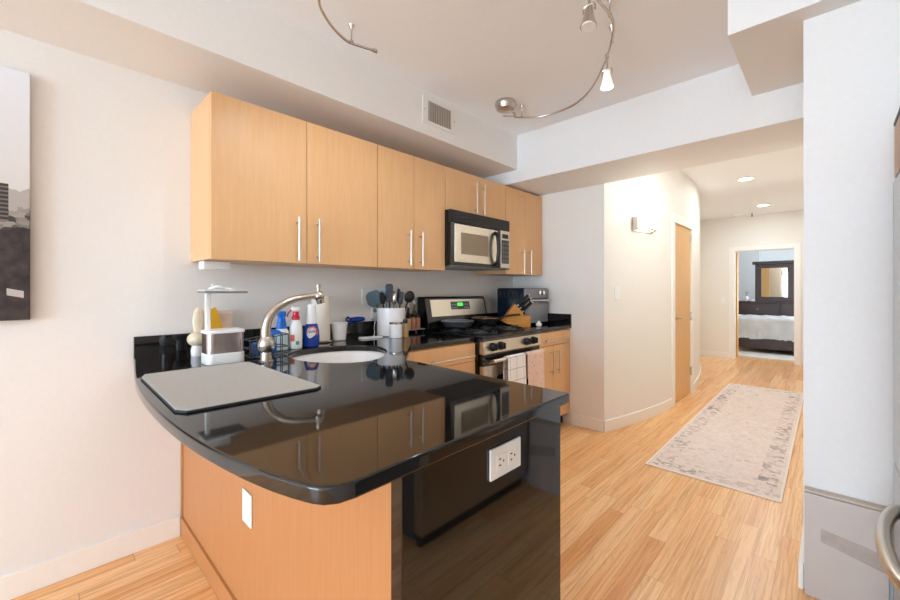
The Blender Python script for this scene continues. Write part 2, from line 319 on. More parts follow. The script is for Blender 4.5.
# ------------------------------------------------------------------ mesh helper
class B:
    def __init__(s): s.bm = bmesh.new()
    def _add(s, t):
        me = bpy.data.meshes.new('t'); t.to_mesh(me); t.free(); s.bm.from_mesh(me); bpy.data.meshes.remove(me); return s
    def box(s, x0, x1, y0, y1, z0, z1, bev=0.0, seg=2, mat=None):
        t = bmesh.new(); bmesh.ops.create_cube(t, size=1)
        bmesh.ops.scale(t, vec=(abs(x1 - x0), abs(y1 - y0), abs(z1 - z0)), verts=t.verts)
        if bev: bmesh.ops.bevel(t, geom=t.edges[:], offset=bev, segments=seg, affect='EDGES', profile=0.5)
        bmesh.ops.translate(t, vec=((x0 + x1) / 2, (y0 + y1) / 2, (z0 + z1) / 2), verts=t.verts)
        if mat: bmesh.ops.transform(t, matrix=mat, verts=t.verts)
        return s._add(t)
    def cyl(s, p0, p1, r0, r1=None, n=24):
        p0, p1 = Vector(p0), Vector(p1); r1 = r0 if r1 is None else r1
        t = bmesh.new(); d = p1 - p0
        bmesh.ops.create_cone(t, cap_ends=True, segments=n, radius1=r0, radius2=max(r1, 1e-5), depth=d.length)
        bmesh.ops.transform(t, matrix=Matrix.Translation((p0 + p1) / 2) @ d.to_track_quat('Z', 'Y').to_matrix().to_4x4(), verts=t.verts)
        return s._add(t)
    def sph(s, c, r, sc=(1, 1, 1), n=20):
        t = bmesh.new(); bmesh.ops.create_uvsphere(t, u_segments=n, v_segments=n // 2 + 2, radius=r)
        bmesh.ops.scale(t, vec=sc, verts=t.verts); bmesh.ops.translate(t, vec=c, verts=t.verts); return s._add(t)
    def lathe(s, prof, c=(0, 0, 0), n=32, sc=(1, 1), closed=False):
        # profile of (radius, z), swept about z
        t = bmesh.new(); rings = []
        for r, z in prof:
            if r < 1e-6: rings.append([t.verts.new((c[0], c[1], c[2] + z))])
            else: rings.append([t.verts.new((c[0] + sc[0] * r * math.cos(2 * PI * k / n), c[1] + sc[1] * r * math.sin(2 * PI * k / n), c[2] + z)) for k in range(n)])
        pr = list(zip(rings[:-1], rings[1:])) + ([(rings[-1], rings[0])] if closed else [])
        for a, b in pr:
            for k in range(n):
                k2 = (k + 1) % n
                if len(a) == 1 and len(b) == 1: continue
                if len(a) == 1: t.faces.new((a[0], b[k2], b[k]))
                elif len(b) == 1: t.faces.new((a[k], a[k2], b[0]))
                else: t.faces.new((a[k], a[k2], b[k2], b[k]))
        bmesh.ops.recalc_face_normals(t, faces=t.faces[:])
        return s._add(t)
    def tube(s, pts, r, n=10, closed=False):
        pts = [Vector(p) for p in pts]; m = len(pts); rr = r if isinstance(r, (list, tuple)) else [r] * m
        t = bmesh.new(); rings = []; up = None
        for i, p in enumerate(pts):
            if closed: d = pts[(i + 1) % m] - pts[i - 1]
            else: d = pts[min(i + 1, m - 1)] - pts[max(i - 1, 0)]
            d.normalize()
            if up is None:
                up = Vector((0, 0, 1)) if abs(d.z) < 0.9 else Vector((1, 0, 0))
            up = (up - d * up.dot(d)).normalized(); sd = d.cross(up)
            rings.append([t.verts.new(p + rr[i] * (math.cos(2 * PI * k / n) * up + math.sin(2 * PI * k / n) * sd)) for k in range(n)])
        for i in range(m if closed else m - 1):
            a, b = rings[i], rings[(i + 1) % m]
            for k in range(n): t.faces.new((a[k], a[(k + 1) % n], b[(k + 1) % n], b[k]))
        if not closed:
            t.faces.new(rings[0][::-1]); t.faces.new(rings[-1])
        bmesh.ops.recalc_face_normals(t, faces=t.faces[:])
        return s._add(t)
    def prism(s, poly, z0, z1, hole=None, axis='z', bev=0):
        # polygon extruded along axis: 'z' (x,y), 'y' (x,z), 'x' (y,z)
        t = bmesh.new()
        def loop(ps):
            vs = [t.verts.new((p[0], p[1], z0)) for p in ps]
            return [t.edges.new((vs[i], vs[(i + 1) % len(vs)])) for i in range(len(vs))]
        if hole:
            e = loop(poly) + loop(hole)
            bmesh.ops.triangle_fill(t, use_beauty=True, use_dissolve=False, edges=e)
        else:
            vs = [t.verts.new((p[0], p[1], z0)) for p in poly]; t.faces.new(vs)
        g = bmesh.ops.extrude_face_region(t, geom=t.faces[:])
        bmesh.ops.translate(t, vec=(0, 0, z1 - z0), verts=[v for v in g['geom'] if isinstance(v, bmesh.types.BMVert)])
        bmesh.ops.recalc_face_normals(t, faces=t.faces[:])
        if bev:
            ed = [x for x in t.edges if len(x.link_faces) == 2 and x.calc_face_angle(0) > 0.6]
            bmesh.ops.bevel(t, geom=ed, offset=bev, segments=3, affect='EDGES', profile=0.5)
        if axis == 'y':
            for v in t.verts: v.co = Vector((v.co.x, v.co.z, v.co.y))
            bmesh.ops.recalc_face_normals(t, faces=t.faces[:])
        if axis == 'x':
            for v in t.verts: v.co = Vector((v.co.z, v.co.x, v.co.y))
            bmesh.ops.recalc_face_normals(t, faces=t.faces[:])
        return s._add(t)
    def sheet(s, rows, thick):
        # grid of points given thickness along its normals
        t = bmesh.new(); g = [[t.verts.new(p) for p in r] for r in rows]
        for i in range(len(g) - 1):
            for j in range(len(g[0]) - 1): t.faces.new((g[i][j], g[i + 1][j], g[i + 1][j + 1], g[i][j + 1]))
        bmesh.ops.recalc_face_normals(t, faces=t.faces[:])
        bmesh.ops.solidify(t, geom=t.faces[:], thickness=thick)
        bmesh.ops.recalc_face_normals(t, faces=t.faces[:])
        return s._add(t)
    def xf(s, m): bmesh.ops.transform(s.bm, matrix=m, verts=s.bm.verts); return s

def spline(pts, n=8, closed=False):
    P = [Vector(p) for p in pts]; m = len(P); out = []
    for i in range(m if closed else m - 1):
        if closed: a, b, c, d = P[i - 1], P[i], P[(i + 1) % m], P[(i + 2) % m]
        else: a, b, c, d = P[max(i - 1, 0)], P[i], P[i + 1], P[min(i + 2, m - 1)]
        for k in range(n):
            t = k / n
            out.append(0.5 * ((2 * b) + (c - a) * t + (2 * a - 5 * b + 4 * c - d) * t * t + (3 * b - a - 3 * c + d) * t ** 3))
    if not closed: out.append(P[-1])
    return out

def rounded(x0, x1, y0, y1, r, n=6):
    out = []
    for cx, cy, a in ((x1 - r, y1 - r, 0), (x0 + r, y1 - r, 90), (x0 + r, y0 + r, 180), (x1 - r, y0 + r, 270)):
        for k in range(n + 1):
            t = math.radians(a + 90 * k / n); out.append((cx + r * math.cos(t), cy + r * math.sin(t)))
    return out

def root_of(o):
    while o.parent: o = o.parent
    return o
def mesh_obj(name, b, mat, parent=None, world=True, smooth=True):
    me = bpy.data.meshes.new(name)
    if parent is not None and world:
        L = root_of(parent).location
        bmesh.ops.translate(b.bm, vec=(-L[0], -L[1], -L[2]), verts=b.bm.verts)
    b.bm.to_mesh(me); b.bm.free()
    me.materials.append(mat)
    if smooth:
        for p in me.polygons: p.use_smooth = True
        me.set_sharp_from_angle(angle=math.radians(38))
    o = bpy.data.objects.new(name, me); COL.objects.link(o)
    if smooth and len(me.polygons) < 4000:
        wn = o.modifiers.new('weighted_normals', 'WEIGHTED_NORMAL'); wn.keep_sharp = True; wn.weight = 90
    if parent is not None: o.parent = parent
    return o
def thing(name, label, cat, loc=(0, 0, 0), rz=0, group=None):
    o = bpy.data.objects.new(name, None); COL.objects.link(o); o.empty_display_size = 0.05
    o.location = loc; o.rotation_euler = (0, 0, rz); o['label'] = label; o['category'] = cat
    if group: o['group'] = group
    return o
def single(name, b, mat, label, cat, group=None, origin=None):
    if origin: bmesh.ops.translate(b.bm, vec=(-origin[0], -origin[1], -origin[2]), verts=b.bm.verts)
    o = mesh_obj(name, b, mat)
    if origin: o.location = origin
    o['label'] = label; o['category'] = cat
    if group: o['group'] = group
    return o
def struct(name, b, mat, parent=None, smooth=True):
    o = mesh_obj(name, b, mat, parent, smooth=smooth)
    if parent is None: o['kind'] = 'structure'
    return o
def copy_tree(o, parent=None):
    c = o.copy(); COL.objects.link(c)
    if parent is not None: c.parent = parent
    for ch in list(o.children): copy_tree(ch, c)
    return c
def rim_box(b, x0, x1, y0, y1, z0, z1, t):   # open-ended square tube along z
    return b

# ================================================================== ROOM
CE = 2.615           # ceiling height
H = 0.937            # counter height
TH = 0.032
ED = 8.35            # far hall wall
struct('floor', B().box(-0.6, 3.6, -6.2, 12.6, -0.08, 0), M['floor'])
struct('ceiling', B().box(-0.6, 3.6, -6.2, 12.6, CE, CE + 0.1), M['ceil'])
struct('wall_left', B().box(-0.14, 0, -6.1, 3.05, 0, CE), M['wall'])
# window wall behind the camera
def wall_with_holes_y(name, x0, x1, y0, y1, holes, mat):
    b = B(); xs = x0
    for (a, c, z0, z1) in holes:
        b.box(xs, a, y0, y1, 0, CE); b.box(a, c, y0, y1, 0, z0); b.box(a, c, y0, y1, z1, CE); xs = c
    b.box(xs, x1, y0, y1, 0, CE)
    return struct(name, b, mat)
wall_with_holes_y('wall_back', 0, 3.34, -6.1, -6.0, [(0.5, 1.62, 0.15, 2.3), (1.72, 3.2, 0.15, 2.3)], M['wall'])
def window_y(name, x0, x1, z0, z1, y):
    r = bpy.data.objects.new(name, None); COL.objects.link(r); r.location = (x0, y, z0); r['kind'] = 'structure'
    f = B(); t = 0.05
    f.box(x0, x0 + t, y - 0.04, y + 0.04, z0, z1); f.box(x1 - t, x1, y - 0.04, y + 0.04, z0, z1)
    f.box(x0 + t, x1 - t, y - 0.04, y + 0.04, z0, z0 + t); f.box(x0 + t, x1 - t, y - 0.04, y + 0.04, z1 - t, z1)
    f.box(x0 + t, x1 - t, y - 0.03, y + 0.03, (z0 + z1) / 2 - 0.02, (z0 + z1) / 2 + 0.02)
    mesh_obj('window_frame', f, M['trim'], r)
    mesh_obj('window_pane', B().box(x0 + t, x1 - t, y - 0.004, y + 0.004, z0 + t, z1 - t), M['glass'], r)
window_y('window_1', 0.5, 1.62, 0.15, 2.3, -6.05); window_y('window_2', 1.72, 3.2, 0.15, 2.3, -6.05)
struct('wall_right', B().box(3.34, 3.44, -6.1, 1.8, 0, CE), M['wall'])
# stub wall beside the refrigerator and the hall's right side
SW = 1.69
struct('wall_stub', B().box(2.336, 3.34, SW, 1.80, 0, CE), M['wall'])
struct('wall_hall_right', B().box(2.336, 2.46, 1.80, ED, 0, CE), M['wall_hall'])
struct('baseboard_hall_right', B().box(2.320, 2.336, SW - 0.015, ED, 0, 0.11, 0.003), M['trim'])
# curved hall wall
def cx_(y): return 1.2 - (0.0876 if y < 4.55 else 0.06) * (y - 4.55) ** 2
DY0, DY1, DZ = 4.245, 5.0, 2.02
def curve(y0, y1, n, off=0.0): return [(cx_(y0 + (y1 - y0) * k / n) + off, y0 + (y1 - y0) * k / n) for k in range(n + 1)]
struct('wall_kitchen_end', B().prism([(0, 2.93)] + curve(2.93, DY0, 24) + [(1.05, DY0), (0.85, 3.05), (0, 3.05)], 0, CE), M['wall_hall'])
struct('wall_hall_left', B().prism(curve(DY1, ED, 30) + [(0.1, ED), (1.05, DY1)], 0, CE), M['wall_hall'])
struct('wall_door_header', B().prism(curve(DY0, DY1, 10) + [(1.05, DY1), (1.05, DY0)], DZ, CE), M['wall_hall'])
struct('baseboard_kitchen_end', B().box(0.66, 0.97, 2.916, 2.93, 0, 0.105, 0.003), M['trim'])
struct('baseboard_hall_left', B().prism(curve(2.916, DY0 - 0.085, 24, 0.014) + curve(2.93, DY0 - 0.085, 24)[::-1], 0, 0.105, bev=0.003), M['trim'])
struct('baseboard_hall_far', B().prism(curve(DY1 + 0.07, ED, 30, 0.014) + curve(DY1 + 0.07, ED, 30)[::-1], 0, 0.105), M['trim'])
struct('baseboard_left', B().box(0, 0.014, -6.0, -0.047, 0, 0.104, 0.003), M['trim'])
# hall door in the curved wall
r = bpy.data.objects.new('door_1', None); COL.objects.link(r); r.location = (1.18, DY0, 0); r['kind'] = 'structure'
f = B()
f.box(1.06, 1.20, DY0 - 0.085, DY0 + 0.018, 0, DZ + 0.07, 0.004); f.box(1.06, 1.196, DY1 - 0.018, DY1 + 0.07, 0, DZ + 0.07, 0.004); f.box(1.06, 1.203, DY0 - 0.085, DY1 + 0.07, DZ - 0.018, DZ + 0.075, 0.004)
mesh_obj('door_frame', f, M['trim'], r)
mesh_obj('door_slab', B().box(1.138, 1.181, DY0 + 0.0195, DY1 - 0.0195, 0.008, DZ - 0.0195, 0.001), M['door_wood'], r)
h = B(); h.cyl((1.180, DY0 + 0.07, 0.95), (1.188, DY0 + 0.07, 0.95), 0.027); h.cyl((1.18, DY0 + 0.07, 0.95), (1.215, DY0 + 0.07, 0.95), 0.009)
h.tube(spline([(1.213, DY0 + 0.065, 0.95), (1.218, DY0 + 0.1, 0.952), (1.216, DY0 + 0.19, 0.95)], 5), 0.009)
mesh_obj('door_handle', h, M['nickel'], r)
for z in (0.28, 0.95, 1.62, 1.90)[:]:
    if z == 1.62: continue
    hb = B().box(1.180, 1.190, DY1 - 0.05, DY1 - 0.012, z - 0.045, z + 0.045, 0.002); hb.cyl((1.193, DY1 - 0.018, z - 0.05), (1.193, DY1 - 0.018, z + 0.05), 0.007)
    mesh_obj('hinge', hb, M['nickel'], r)
# far hall wall, bedroom doorway
X0, X1, Z1 = 1.135, 1.985, 1.985
b = B(); b.box(0.1, X0, ED, ED + 0.12, 0, CE); b.box(X1, 2.46, ED, ED + 0.12, 0, CE); b.box(X0, X1, ED, ED + 0.12, Z1, CE)
struct('wall_hall_end', b, M['wall_hall'])
f = B(); f.box(X0 - 0.075, X0, ED - 0.016, ED, 0, Z1 + 0.075, 0.003); f.box(X1, X1 + 0.075, ED - 0.016, ED, 0, Z1 + 0.075, 0.003); f.box(X0, X1, ED - 0.016, ED, Z1, Z1 + 0.075, 0.003)
f.box(X0, X0 + 0.012, ED, ED + 0.12, 0, Z1); f.box(X1 - 0.012, X1, ED, ED + 0.12, 0, Z1); f.box(X0 + 0.012, X1 - 0.012, ED, ED + 0.12, Z1 - 0.012, Z1)
r = struct('door_2', f, M['trim'])
mesh_obj('door_slab', B().box(-0.82, 0.0, 0.0, 0.037, 0.012, Z1 - 0.015, 0.002).xf(Matrix.Translation((X0 + 0.034, ED + 0.123, 0)) @ Matrix.Rotation(math.radians(-22), 4, 'Z')), M['door_wood'], r, world=False)
struct('baseboard_hall_end', B().box(0.4, X0 - 0.076, ED - 0.014, ED, 0, 0.105, 0.003), M['trim'])
# bedroom shell
struct('wall_bedroom_back', B().box(-0.5, 3.4, 12.2, 12.3, 0, CE), M['wall_cool'])
struct('wall_bedroom_left', B().box(-0.5, 1.16, 11.75, 12.2, 0, CE), M['bed_wall'])
struct('wall_bedroom_side', B().box(-0.6, -0.5, ED + 0.12, 12.3, 0, CE), M['bed_wall'])
b = B(); b.box(3.4, 3.5, ED, 9.3, 0, CE); b.box(3.4, 3.5, 10.9, 12.3, 0, CE); b.box(3.4, 3.5, 9.3, 10.9, 0, 0.5); b.box(3.4, 3.5, 9.3, 10.9, 2.3, CE)
struct('wall_bedroom_right', b, M['bed_wall'])
struct('wall_bedroom_front', B().box(2.46, 3.4, ED, ED + 0.12, 0, CE).box(-0.5, 0.1, ED, ED + 0.12, 0, CE), M['bed_wall'])
r = bpy.data.objects.new('window_3', None); COL.objects.link(r); r.location = (3.45, 9.3, 0.5); r['kind'] = 'structure'
f = B()
for yy in (9.3, 10.075, 10.85): f.box(3.42, 3.48, yy, yy + 0.05, 0.5, 2.3)
f.box(3.42, 3.48, 9.3, 10.9, 0.5, 0.55); f.box(3.42, 3.48, 9.3, 10.9, 2.25, 2.3)
mesh_obj('window_frame', f, M['trim'], r); mesh_obj('window_pane', B().box(3.446, 3.454, 9.35, 10.85, 0.55, 2.25), M['glass'], r)
# soffits and the beam over the kitchen's end
struct('soffit_left', B().box(0, 0.44, -6.0, 2.355, 2.317, CE), M['wall'])
struct('beam', B().box(0, 2.336, 2.355, 2.93, 2.208, CE), M['wall'])
struct('soffit_right', B().box(2.087, 3.34, 1.585, 2.355, 2.40, CE), M['wall'])

# ================================================================== CABINETS
ZB, ZT, XF = 1.408, 2.185, 0.35
def bar_handle(parent, p0, p1, out, r=0.0062):
    # straight bar with two standoffs; out = direction from the door
    p0, p1, out = Vector(p0), Vector(p1), Vector(out)
    b = B().cyl(p0, p1, r, n=14)
    for t in (0.12, 0.88):
        q = p0.lerp(p1, t); b.cyl(q, q - out, r * 0.75, n=10)
    return mesh_obj('handle', b, M['handle'], parent)
def upper(label, y0, y1, z0, z1, hz0, hz1, hoff=0.058):
    t = thing('upper_cabinet', label, 'cabinet', (0, y0, z0), group='upper cabinets on the kitchen wall')
    mesh_obj('body', B().box(0.002, XF - 0.021, y0 + 0.001, y1 - 0.001, z0, z1, 0.001), M['maple'], t)
    ym = (y0 + y1) / 2
    for a, c, hy in ((y0, ym, ym - hoff), (ym, y1, ym + hoff)):
        d = mesh_obj('door', B().box(XF - 0.02, XF, a + 0.0018, c - 0.0018, z0 - 0.001, z1, 0.0015), M['maple'], t)
        bar_handle(d, (XF + 0.034, hy, hz0), (XF + 0.034, hy, hz1), (0.034, 0, 0))
    return t
upper('large wall cabinet above the sink at the left end, two wide doors', 0.0, 0.935, ZB, ZT, 1.418, 1.652)
upper('wall cabinet with two narrow doors just left of the microwave', 0.937, 1.546, ZB, ZT, 1.428, 1.665, 0.054)
upper('short wall cabinet sitting directly above the microwave', 1.548, 2.308, 1.864, ZT, 1.876, 2.12, 0.048)
upper('wall cabinet at the far right end, in the kitchen corner', 2.31, 2.923, ZB, ZT, 1.412, 1.64, 0.06)
single('under_cabinet_light', B().box(0.10, 0.19, 0.012, 0.135, 1.365, 1.407, 0.005), M['white_p'], 'small white box fixed under the left wall cabinet', 'light box', origin=(0.15, 0.07, 1.365))

# peninsula base, wood clad
t = thing('peninsula_cabinet', 'maple base of the peninsula facing the dining side', 'cabinet', (0.9, 0.2, 0))
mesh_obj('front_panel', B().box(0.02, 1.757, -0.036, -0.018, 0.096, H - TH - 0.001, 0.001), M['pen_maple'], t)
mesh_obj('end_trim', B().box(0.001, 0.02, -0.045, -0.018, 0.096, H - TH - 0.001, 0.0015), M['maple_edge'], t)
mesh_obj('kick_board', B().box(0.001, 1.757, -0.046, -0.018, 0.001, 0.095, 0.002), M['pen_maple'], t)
mesh_obj('back_panel', B().box(0.93, 1.757, 0.572, 0.59, 0.1, H - TH - 0.001), M['maple'], t)
mesh_obj('floor_panel', B().box(0.02, 1.757, -0.018, 0.572, 0.1, 0.118), M['maple'], t)
cd = mesh_obj('corner_door', B().prism([(0.92, 0.592), (0.935, 0.605), (0.645, 0.925), (0.63, 0.91)], 0.1, H - TH - 0.002), M['maple'], t)
# base cabinets along the wall
t = thing('base_cabinet', 'maple drawer cabinet between the peninsula and the stove', 'cabinet', (0.3, 1.2, 0), group='base cabinets along the wall')
mesh_obj('body', B().box(0.03, 0.624, 0.93, 1.545, 0.11, H - TH - 0.001), M['maple'], t)
mesh_obj('toe_kick', B().box(0.03, 0.57, 0.93, 1.545, 0.001, 0.11), M['black_m'], t)
for z0, z1, hz in ((0.775, 0.896, 0.815), (0.655, 0.772, None), (0.39, 0.652, 0.6), (0.115, 0.387, 0.34)):
    d = mesh_obj('drawer', B().box(0.625, 0.645, 0.934, 1.543, z0, z1, 0.0015), M['maple'], t)
    if hz: bar_handle(d, (0.679, 1.09, hz), (0.679, 1.50, hz), (0.034, 0, 0))
t = thing('base_cabinet', 'maple base cabinet right of the stove, drawer over two doors', 'cabinet', (0.3, 2.6, 0), group='base cabinets along the wall')
mesh_obj('body', B().box(0.03, 0.624, 2.312, 2.925, 0.11, H - TH - 0.001), M['maple'], t)
mesh_obj('toe_kick', B().box(0.03, 0.57, 2.312, 2.925, 0.001, 0.11), M['black_m'], t)
d = mesh_obj('drawer', B().box(0.625, 0.645, 2.314, 2.921, 0.775, 0.896, 0.0015), M['maple'], t)
bar_handle(d, (0.679, 2.44, 0.825), (0.679, 2.85, 0.825), (0.034, 0, 0))
for a, c, hy in ((2.314, 2.615, 2.565), (2.619, 2.921, 2.672)):
    d = mesh_obj('door', B().box(0.625, 0.645, a, c, 0.115, 0.771, 0.0015), M['maple'], t)
    bar_handle(d, (0.679, hy, 0.525), (0.679, hy, 0.735), (0.034, 0, 0))

# ================================================================== COUNTERTOP
ct = thing('countertop', 'polished black granite worktop of the peninsula and sink corner', 'countertop', (0.9, 0.2, H - TH))
front = spline([(0.021, -0.236), (0.30, -0.274), (0.59, -0.309), (0.80, -0.325), (1.014, -0.332), (1.245, -0.330), (1.455, -0.316), (1.657, -0.285), (1.76, -0.258)], 5)
outer = [(p.x, p.y) for p in [Vector((q[0], q[1], 0)) for q in front]]
outer += [(1.800, -0.243), (1.820, -0.231), (1.834, -0.210), (1.839, -0.18)]
outer += [(1.828, 0.598), (1.825, 0.605), (1.818, 0.608), (0.985, 0.640), (0.645, 0.960), (0.645, 1.545), (0.021, 1.545)]
SK = [(0.466, 0.311), (0.646, 0.287), (0.804, 0.345), (0.885, 0.450), (0.870, 0.560), (0.770, 0.685), (0.646, 0.770), (0.513, 0.80), (0.39, 0.722), (0.325, 0.57), (0.355, 0.42)]
hole = [(p.x, p.y) for p in spline([(a, c, 0) for a, c in SK], 6, True)]
mesh_obj('slab', B().prism(outer, H - TH, H, hole=hole, bev=0.006), M['granite'], ct)
mesh_obj('end_panel', B().box(1.759, 1.795, -0.046, 0.606, 0.001, H - TH, 0.002), M['granite'], ct)
mesh_obj('backsplash', B().box(0.001, 0.020, -0.236, 1.545, H - 0.03, 1.037, 0.002), M['granite'], ct)
ct2 = thing('countertop', 'short black granite worktop in the corner right of the stove', 'countertop', (0.3, 2.6, H - TH))
mesh_obj('slab', B().box(0.021, 0.66, 2.312, 2.909, H - TH, H, 0.005), M['granite'], ct2)
mesh_obj('backsplash', B().box(0.001, 0.020, 2.312, 2.929, H - 0.03, 1.037, 0.002), M['granite'], ct2)
mesh_obj('side_splash', B().box(0.021, 0.66, 2.910, 2.929, H - 0.03, 1.037, 0.002), M['granite'], ct2)
# sink
t = thing('sink', 'white undermount bowl sink set in the corner of the black worktop', 'sink', (0.6, 0.54, 0.75))
cxs = sum(p[0] for p in hole) / len(hole); cys = sum(p[1] for p in hole) / len(hole)
tb = bmesh.new(); rings = []
prof = [(1.05, H - TH - 0.002), (1.03, H - TH - 0.002), (1.0, H - TH - 0.012), (0.97, 0.84), (0.92, 0.775), (0.80, 0.748), (0.45, 0.742), (0.09, 0.740)]
for sc, z in prof: rings.append([tb.verts.new((cxs + (p[0] - cxs) * sc, cys + (p[1] - cys) * sc, z)) for p in hole])
for a, c in zip(rings[:-1], rings[1:]):
    for k in range(len(hole)): tb.faces.new((a[k], a[(k + 1) % len(hole)], c[(k + 1) % len(hole)], c[k]))
tb.faces.new(rings[-1])
bmesh.ops.recalc_face_normals(tb, faces=tb.faces[:])
bb = B(); bb._add(tb)
o = mesh_obj('basin', bb, M['white_c'], t)
sol = o.modifiers.new('thickness', 'SOLIDIFY'); sol.thickness = 0.006; sol.offset = -1
mesh_obj('drain', B().lathe([(0, 0.0), (0.04, 0.0), (0.044, 0.003), (0.044, -0.003), (0, -0.003)], (cxs, cys, 0.745)), M['chrome'], t)

# faucet
t = thing('faucet', 'brushed nickel arched kitchen faucet standing by the sink', 'faucet', (0.62, 0.145, H))
mesh_obj('base', B().lathe([(0, 0), (0.030, 0), (0.030, 0.012), (0.024, 0.016), (0.022, 0.05), (0.026, 0.055), (0.034, 0.068), (0.036, 0.085), (0.032, 0.10), (0.026, 0.113), (0.0225, 0.118), (0, 0.118)], (0.62, 0.145, H)), M['nickel'], t)
sp_ = spline([(0.62, 0.145, 1.04), (0.62, 0.144, 1.09), (0.62, 0.158, 1.14), (0.62, 0.198, 1.183), (0.62, 0.27, 1.217), (0.62, 0.385, 1.234)], 7)
mesh_obj('spout', B().tube(sp_, [0.0225 - 0.0075 * i / (len(sp_) - 1) for i in range(len(sp_))], 16), M['nickel'], t)
hd = B().sph((0.62, 0.395, 1.232), 0.026); hd.cyl((0.62, 0.397, 1.235), (0.62, 0.405, 1.196), 0.022, 0.018)
mesh_obj('spray_head', hd, M['nickel'], t)
mesh_obj('lever', B().lathe([(0, 0), (0.009, 0), (0.007, 0.012), (0.010, 0.024), (0.010, 0.034), (0.004, 0.040), (0, 0.040)], (0.62, 0.392, 1.252), n=16), M['nickel'], t)

# drying mat
t = thing('drying_mat', 'large grey drying mat lying on the peninsula worktop', 'mat', (0.9, -0.1, H))
mp = [(0.563, -0.279), (0.62, -0.297), (1.17, -0.305), (1.205, -0.285), (1.219, 0.075), (1.20, 0.097), (0.57, 0.094), (0.553, 0.078)]
mesh_obj('border', B().prism(mp, H + 0.0005, H + 0.006, bev=0.0015), M['mat_edge'], t)
mesh_obj('pad', B().prism([(0.886 + (x - 0.886) * 0.992, -0.1 + (y + 0.1) * 0.986) for x, y in mp], H + 0.006, H + 0.0085, bev=0.001), M['mat'], t)

# ================================================================== STOVE
RY0, RY1 = 1.549, 2.306
t = thing('stove', 'stainless and black gas range between the base cabinets', 'stove', (0.35, 1.93, 0))
mesh_obj('body', B().box(0.022, 0.665, RY0, RY1, 0.06, 0.925, 0.004), M['black'], t)
mesh_obj('kick_base', B().box(0.06, 0.62, RY0 + 0.02, RY1 - 0.02, 0.001, 0.06), M['black_m'], t)
mesh_obj('cooktop', B().box(0.022, 0.705, RY0, RY1, 0.925, 0.942, 0.006), M['black'], t)
mesh_obj('front_lip', B().box(0.667, 0.708, RY0 + 0.008, RY1, 0.905, 0.924, 0.004), M['display'], t)
cp = mesh_obj('control_panel', B().prism([(0.666, 0.815), (0.706, 0.812), (0.712, 0.82), (0.70, 0.906), (0.666, 0.906)], RY0 + 0.012, RY1 - 0.002, axis='y', bev=0.002), M['steel'], t)
for ky in (1.655, 1.752, 2.085, 2.182):
    k = B().cyl((0.704, ky, 0.862), (0.722, ky, 0.863), 0.031, 0.029, 28); k.cyl((0.722, ky, 0.863), (0.742, ky, 0.865), 0.024, 0.021, 28)
    k.box(0.73, 0.752, ky - 0.006, ky + 0.006, 0.843, 0.887, 0.003)
    mesh_obj('knob', k, M['black_p'], t)
od = mesh_obj('oven_door', B().box(0.667, 0.705, RY0 + 0.012, RY1 - 0.004, 0.225, 0.735, 0.006), M['steel'], t)
mesh_obj('vent_strip', B().box(0.667, 0.697, RY0 + 0.012, RY1 - 0.004, 0.738, 0.81, 0.003), M['black'], t)
mesh_obj('door_window', B().prism(rounded(RY0 + 0.15, RY1 - 0.13, 0.34, 0.655, 0.05), 0.7045, 0.7075, axis='x'), M['glass_d'], od)
hb = B().cyl((0.756, RY0 + 0.055, 0.772), (0.756, RY1 - 0.045, 0.772), 0.0135, n=18)
for yy in (RY0 + 0.075, RY1 - 0.065): hb.cyl((0.756, yy, 0.772), (0.70, yy, 0.755), 0.012, n=14)
mesh_obj('door_handle', hb, M['steel'], od)
mesh_obj('drawer', B().box(0.667, 0.703, RY0 + 0.012, RY1 - 0.004, 0.07, 0.215, 0.006), M['steel'], t)
# backguard
bg = mesh_obj('backguard', B().prism([(0.022, 0.9425), (0.15, 0.9425), (0.15, 1.02), (0.112, 1.192), (0.10, 1.208), (0.022, 1.208)], RY0 + 0.01, RY1 + 0.002, axis='y', bev=0.006), M['black'], t)
sl = (0.112 - 0.15) / (1.192 - 1.02)
def bgx(z): return 0.15 + sl * (z - 1.02)
def bgp(y0, y1, z0, z1, th): return B().prism([(bgx(z0) + 0.0005, z0), (bgx(z0) + th, z0), (bgx(z1) + th, z1), (bgx(z1) + 0.0005, z1)], y0, y1, axis='y')
mesh_obj('backguard_face', bgp(RY0 + 0.06, RY1 - 0.02, 1.05, 1.184, 0.004), M['steel'], bg)
mesh_obj('clock_panel', bgp(1.84, 2.075, 1.10, 1.165, 0.006), M['display'], bg)
mesh_obj('clock_display', bgp(1.92, 1.985, 1.128, 1.155, 0.0075), M['green_led'], bg)
for i in range(4):
    for j in range(2):
        for y0 in (1.85, 1.995): mesh_obj('clock_button', bgp(y0 + i * 0.0165, y0 + i * 0.0165 + 0.011, 1.107 + j * 0.026, 1.12 + j * 0.026, 0.0075), M['grey_m'], bg)
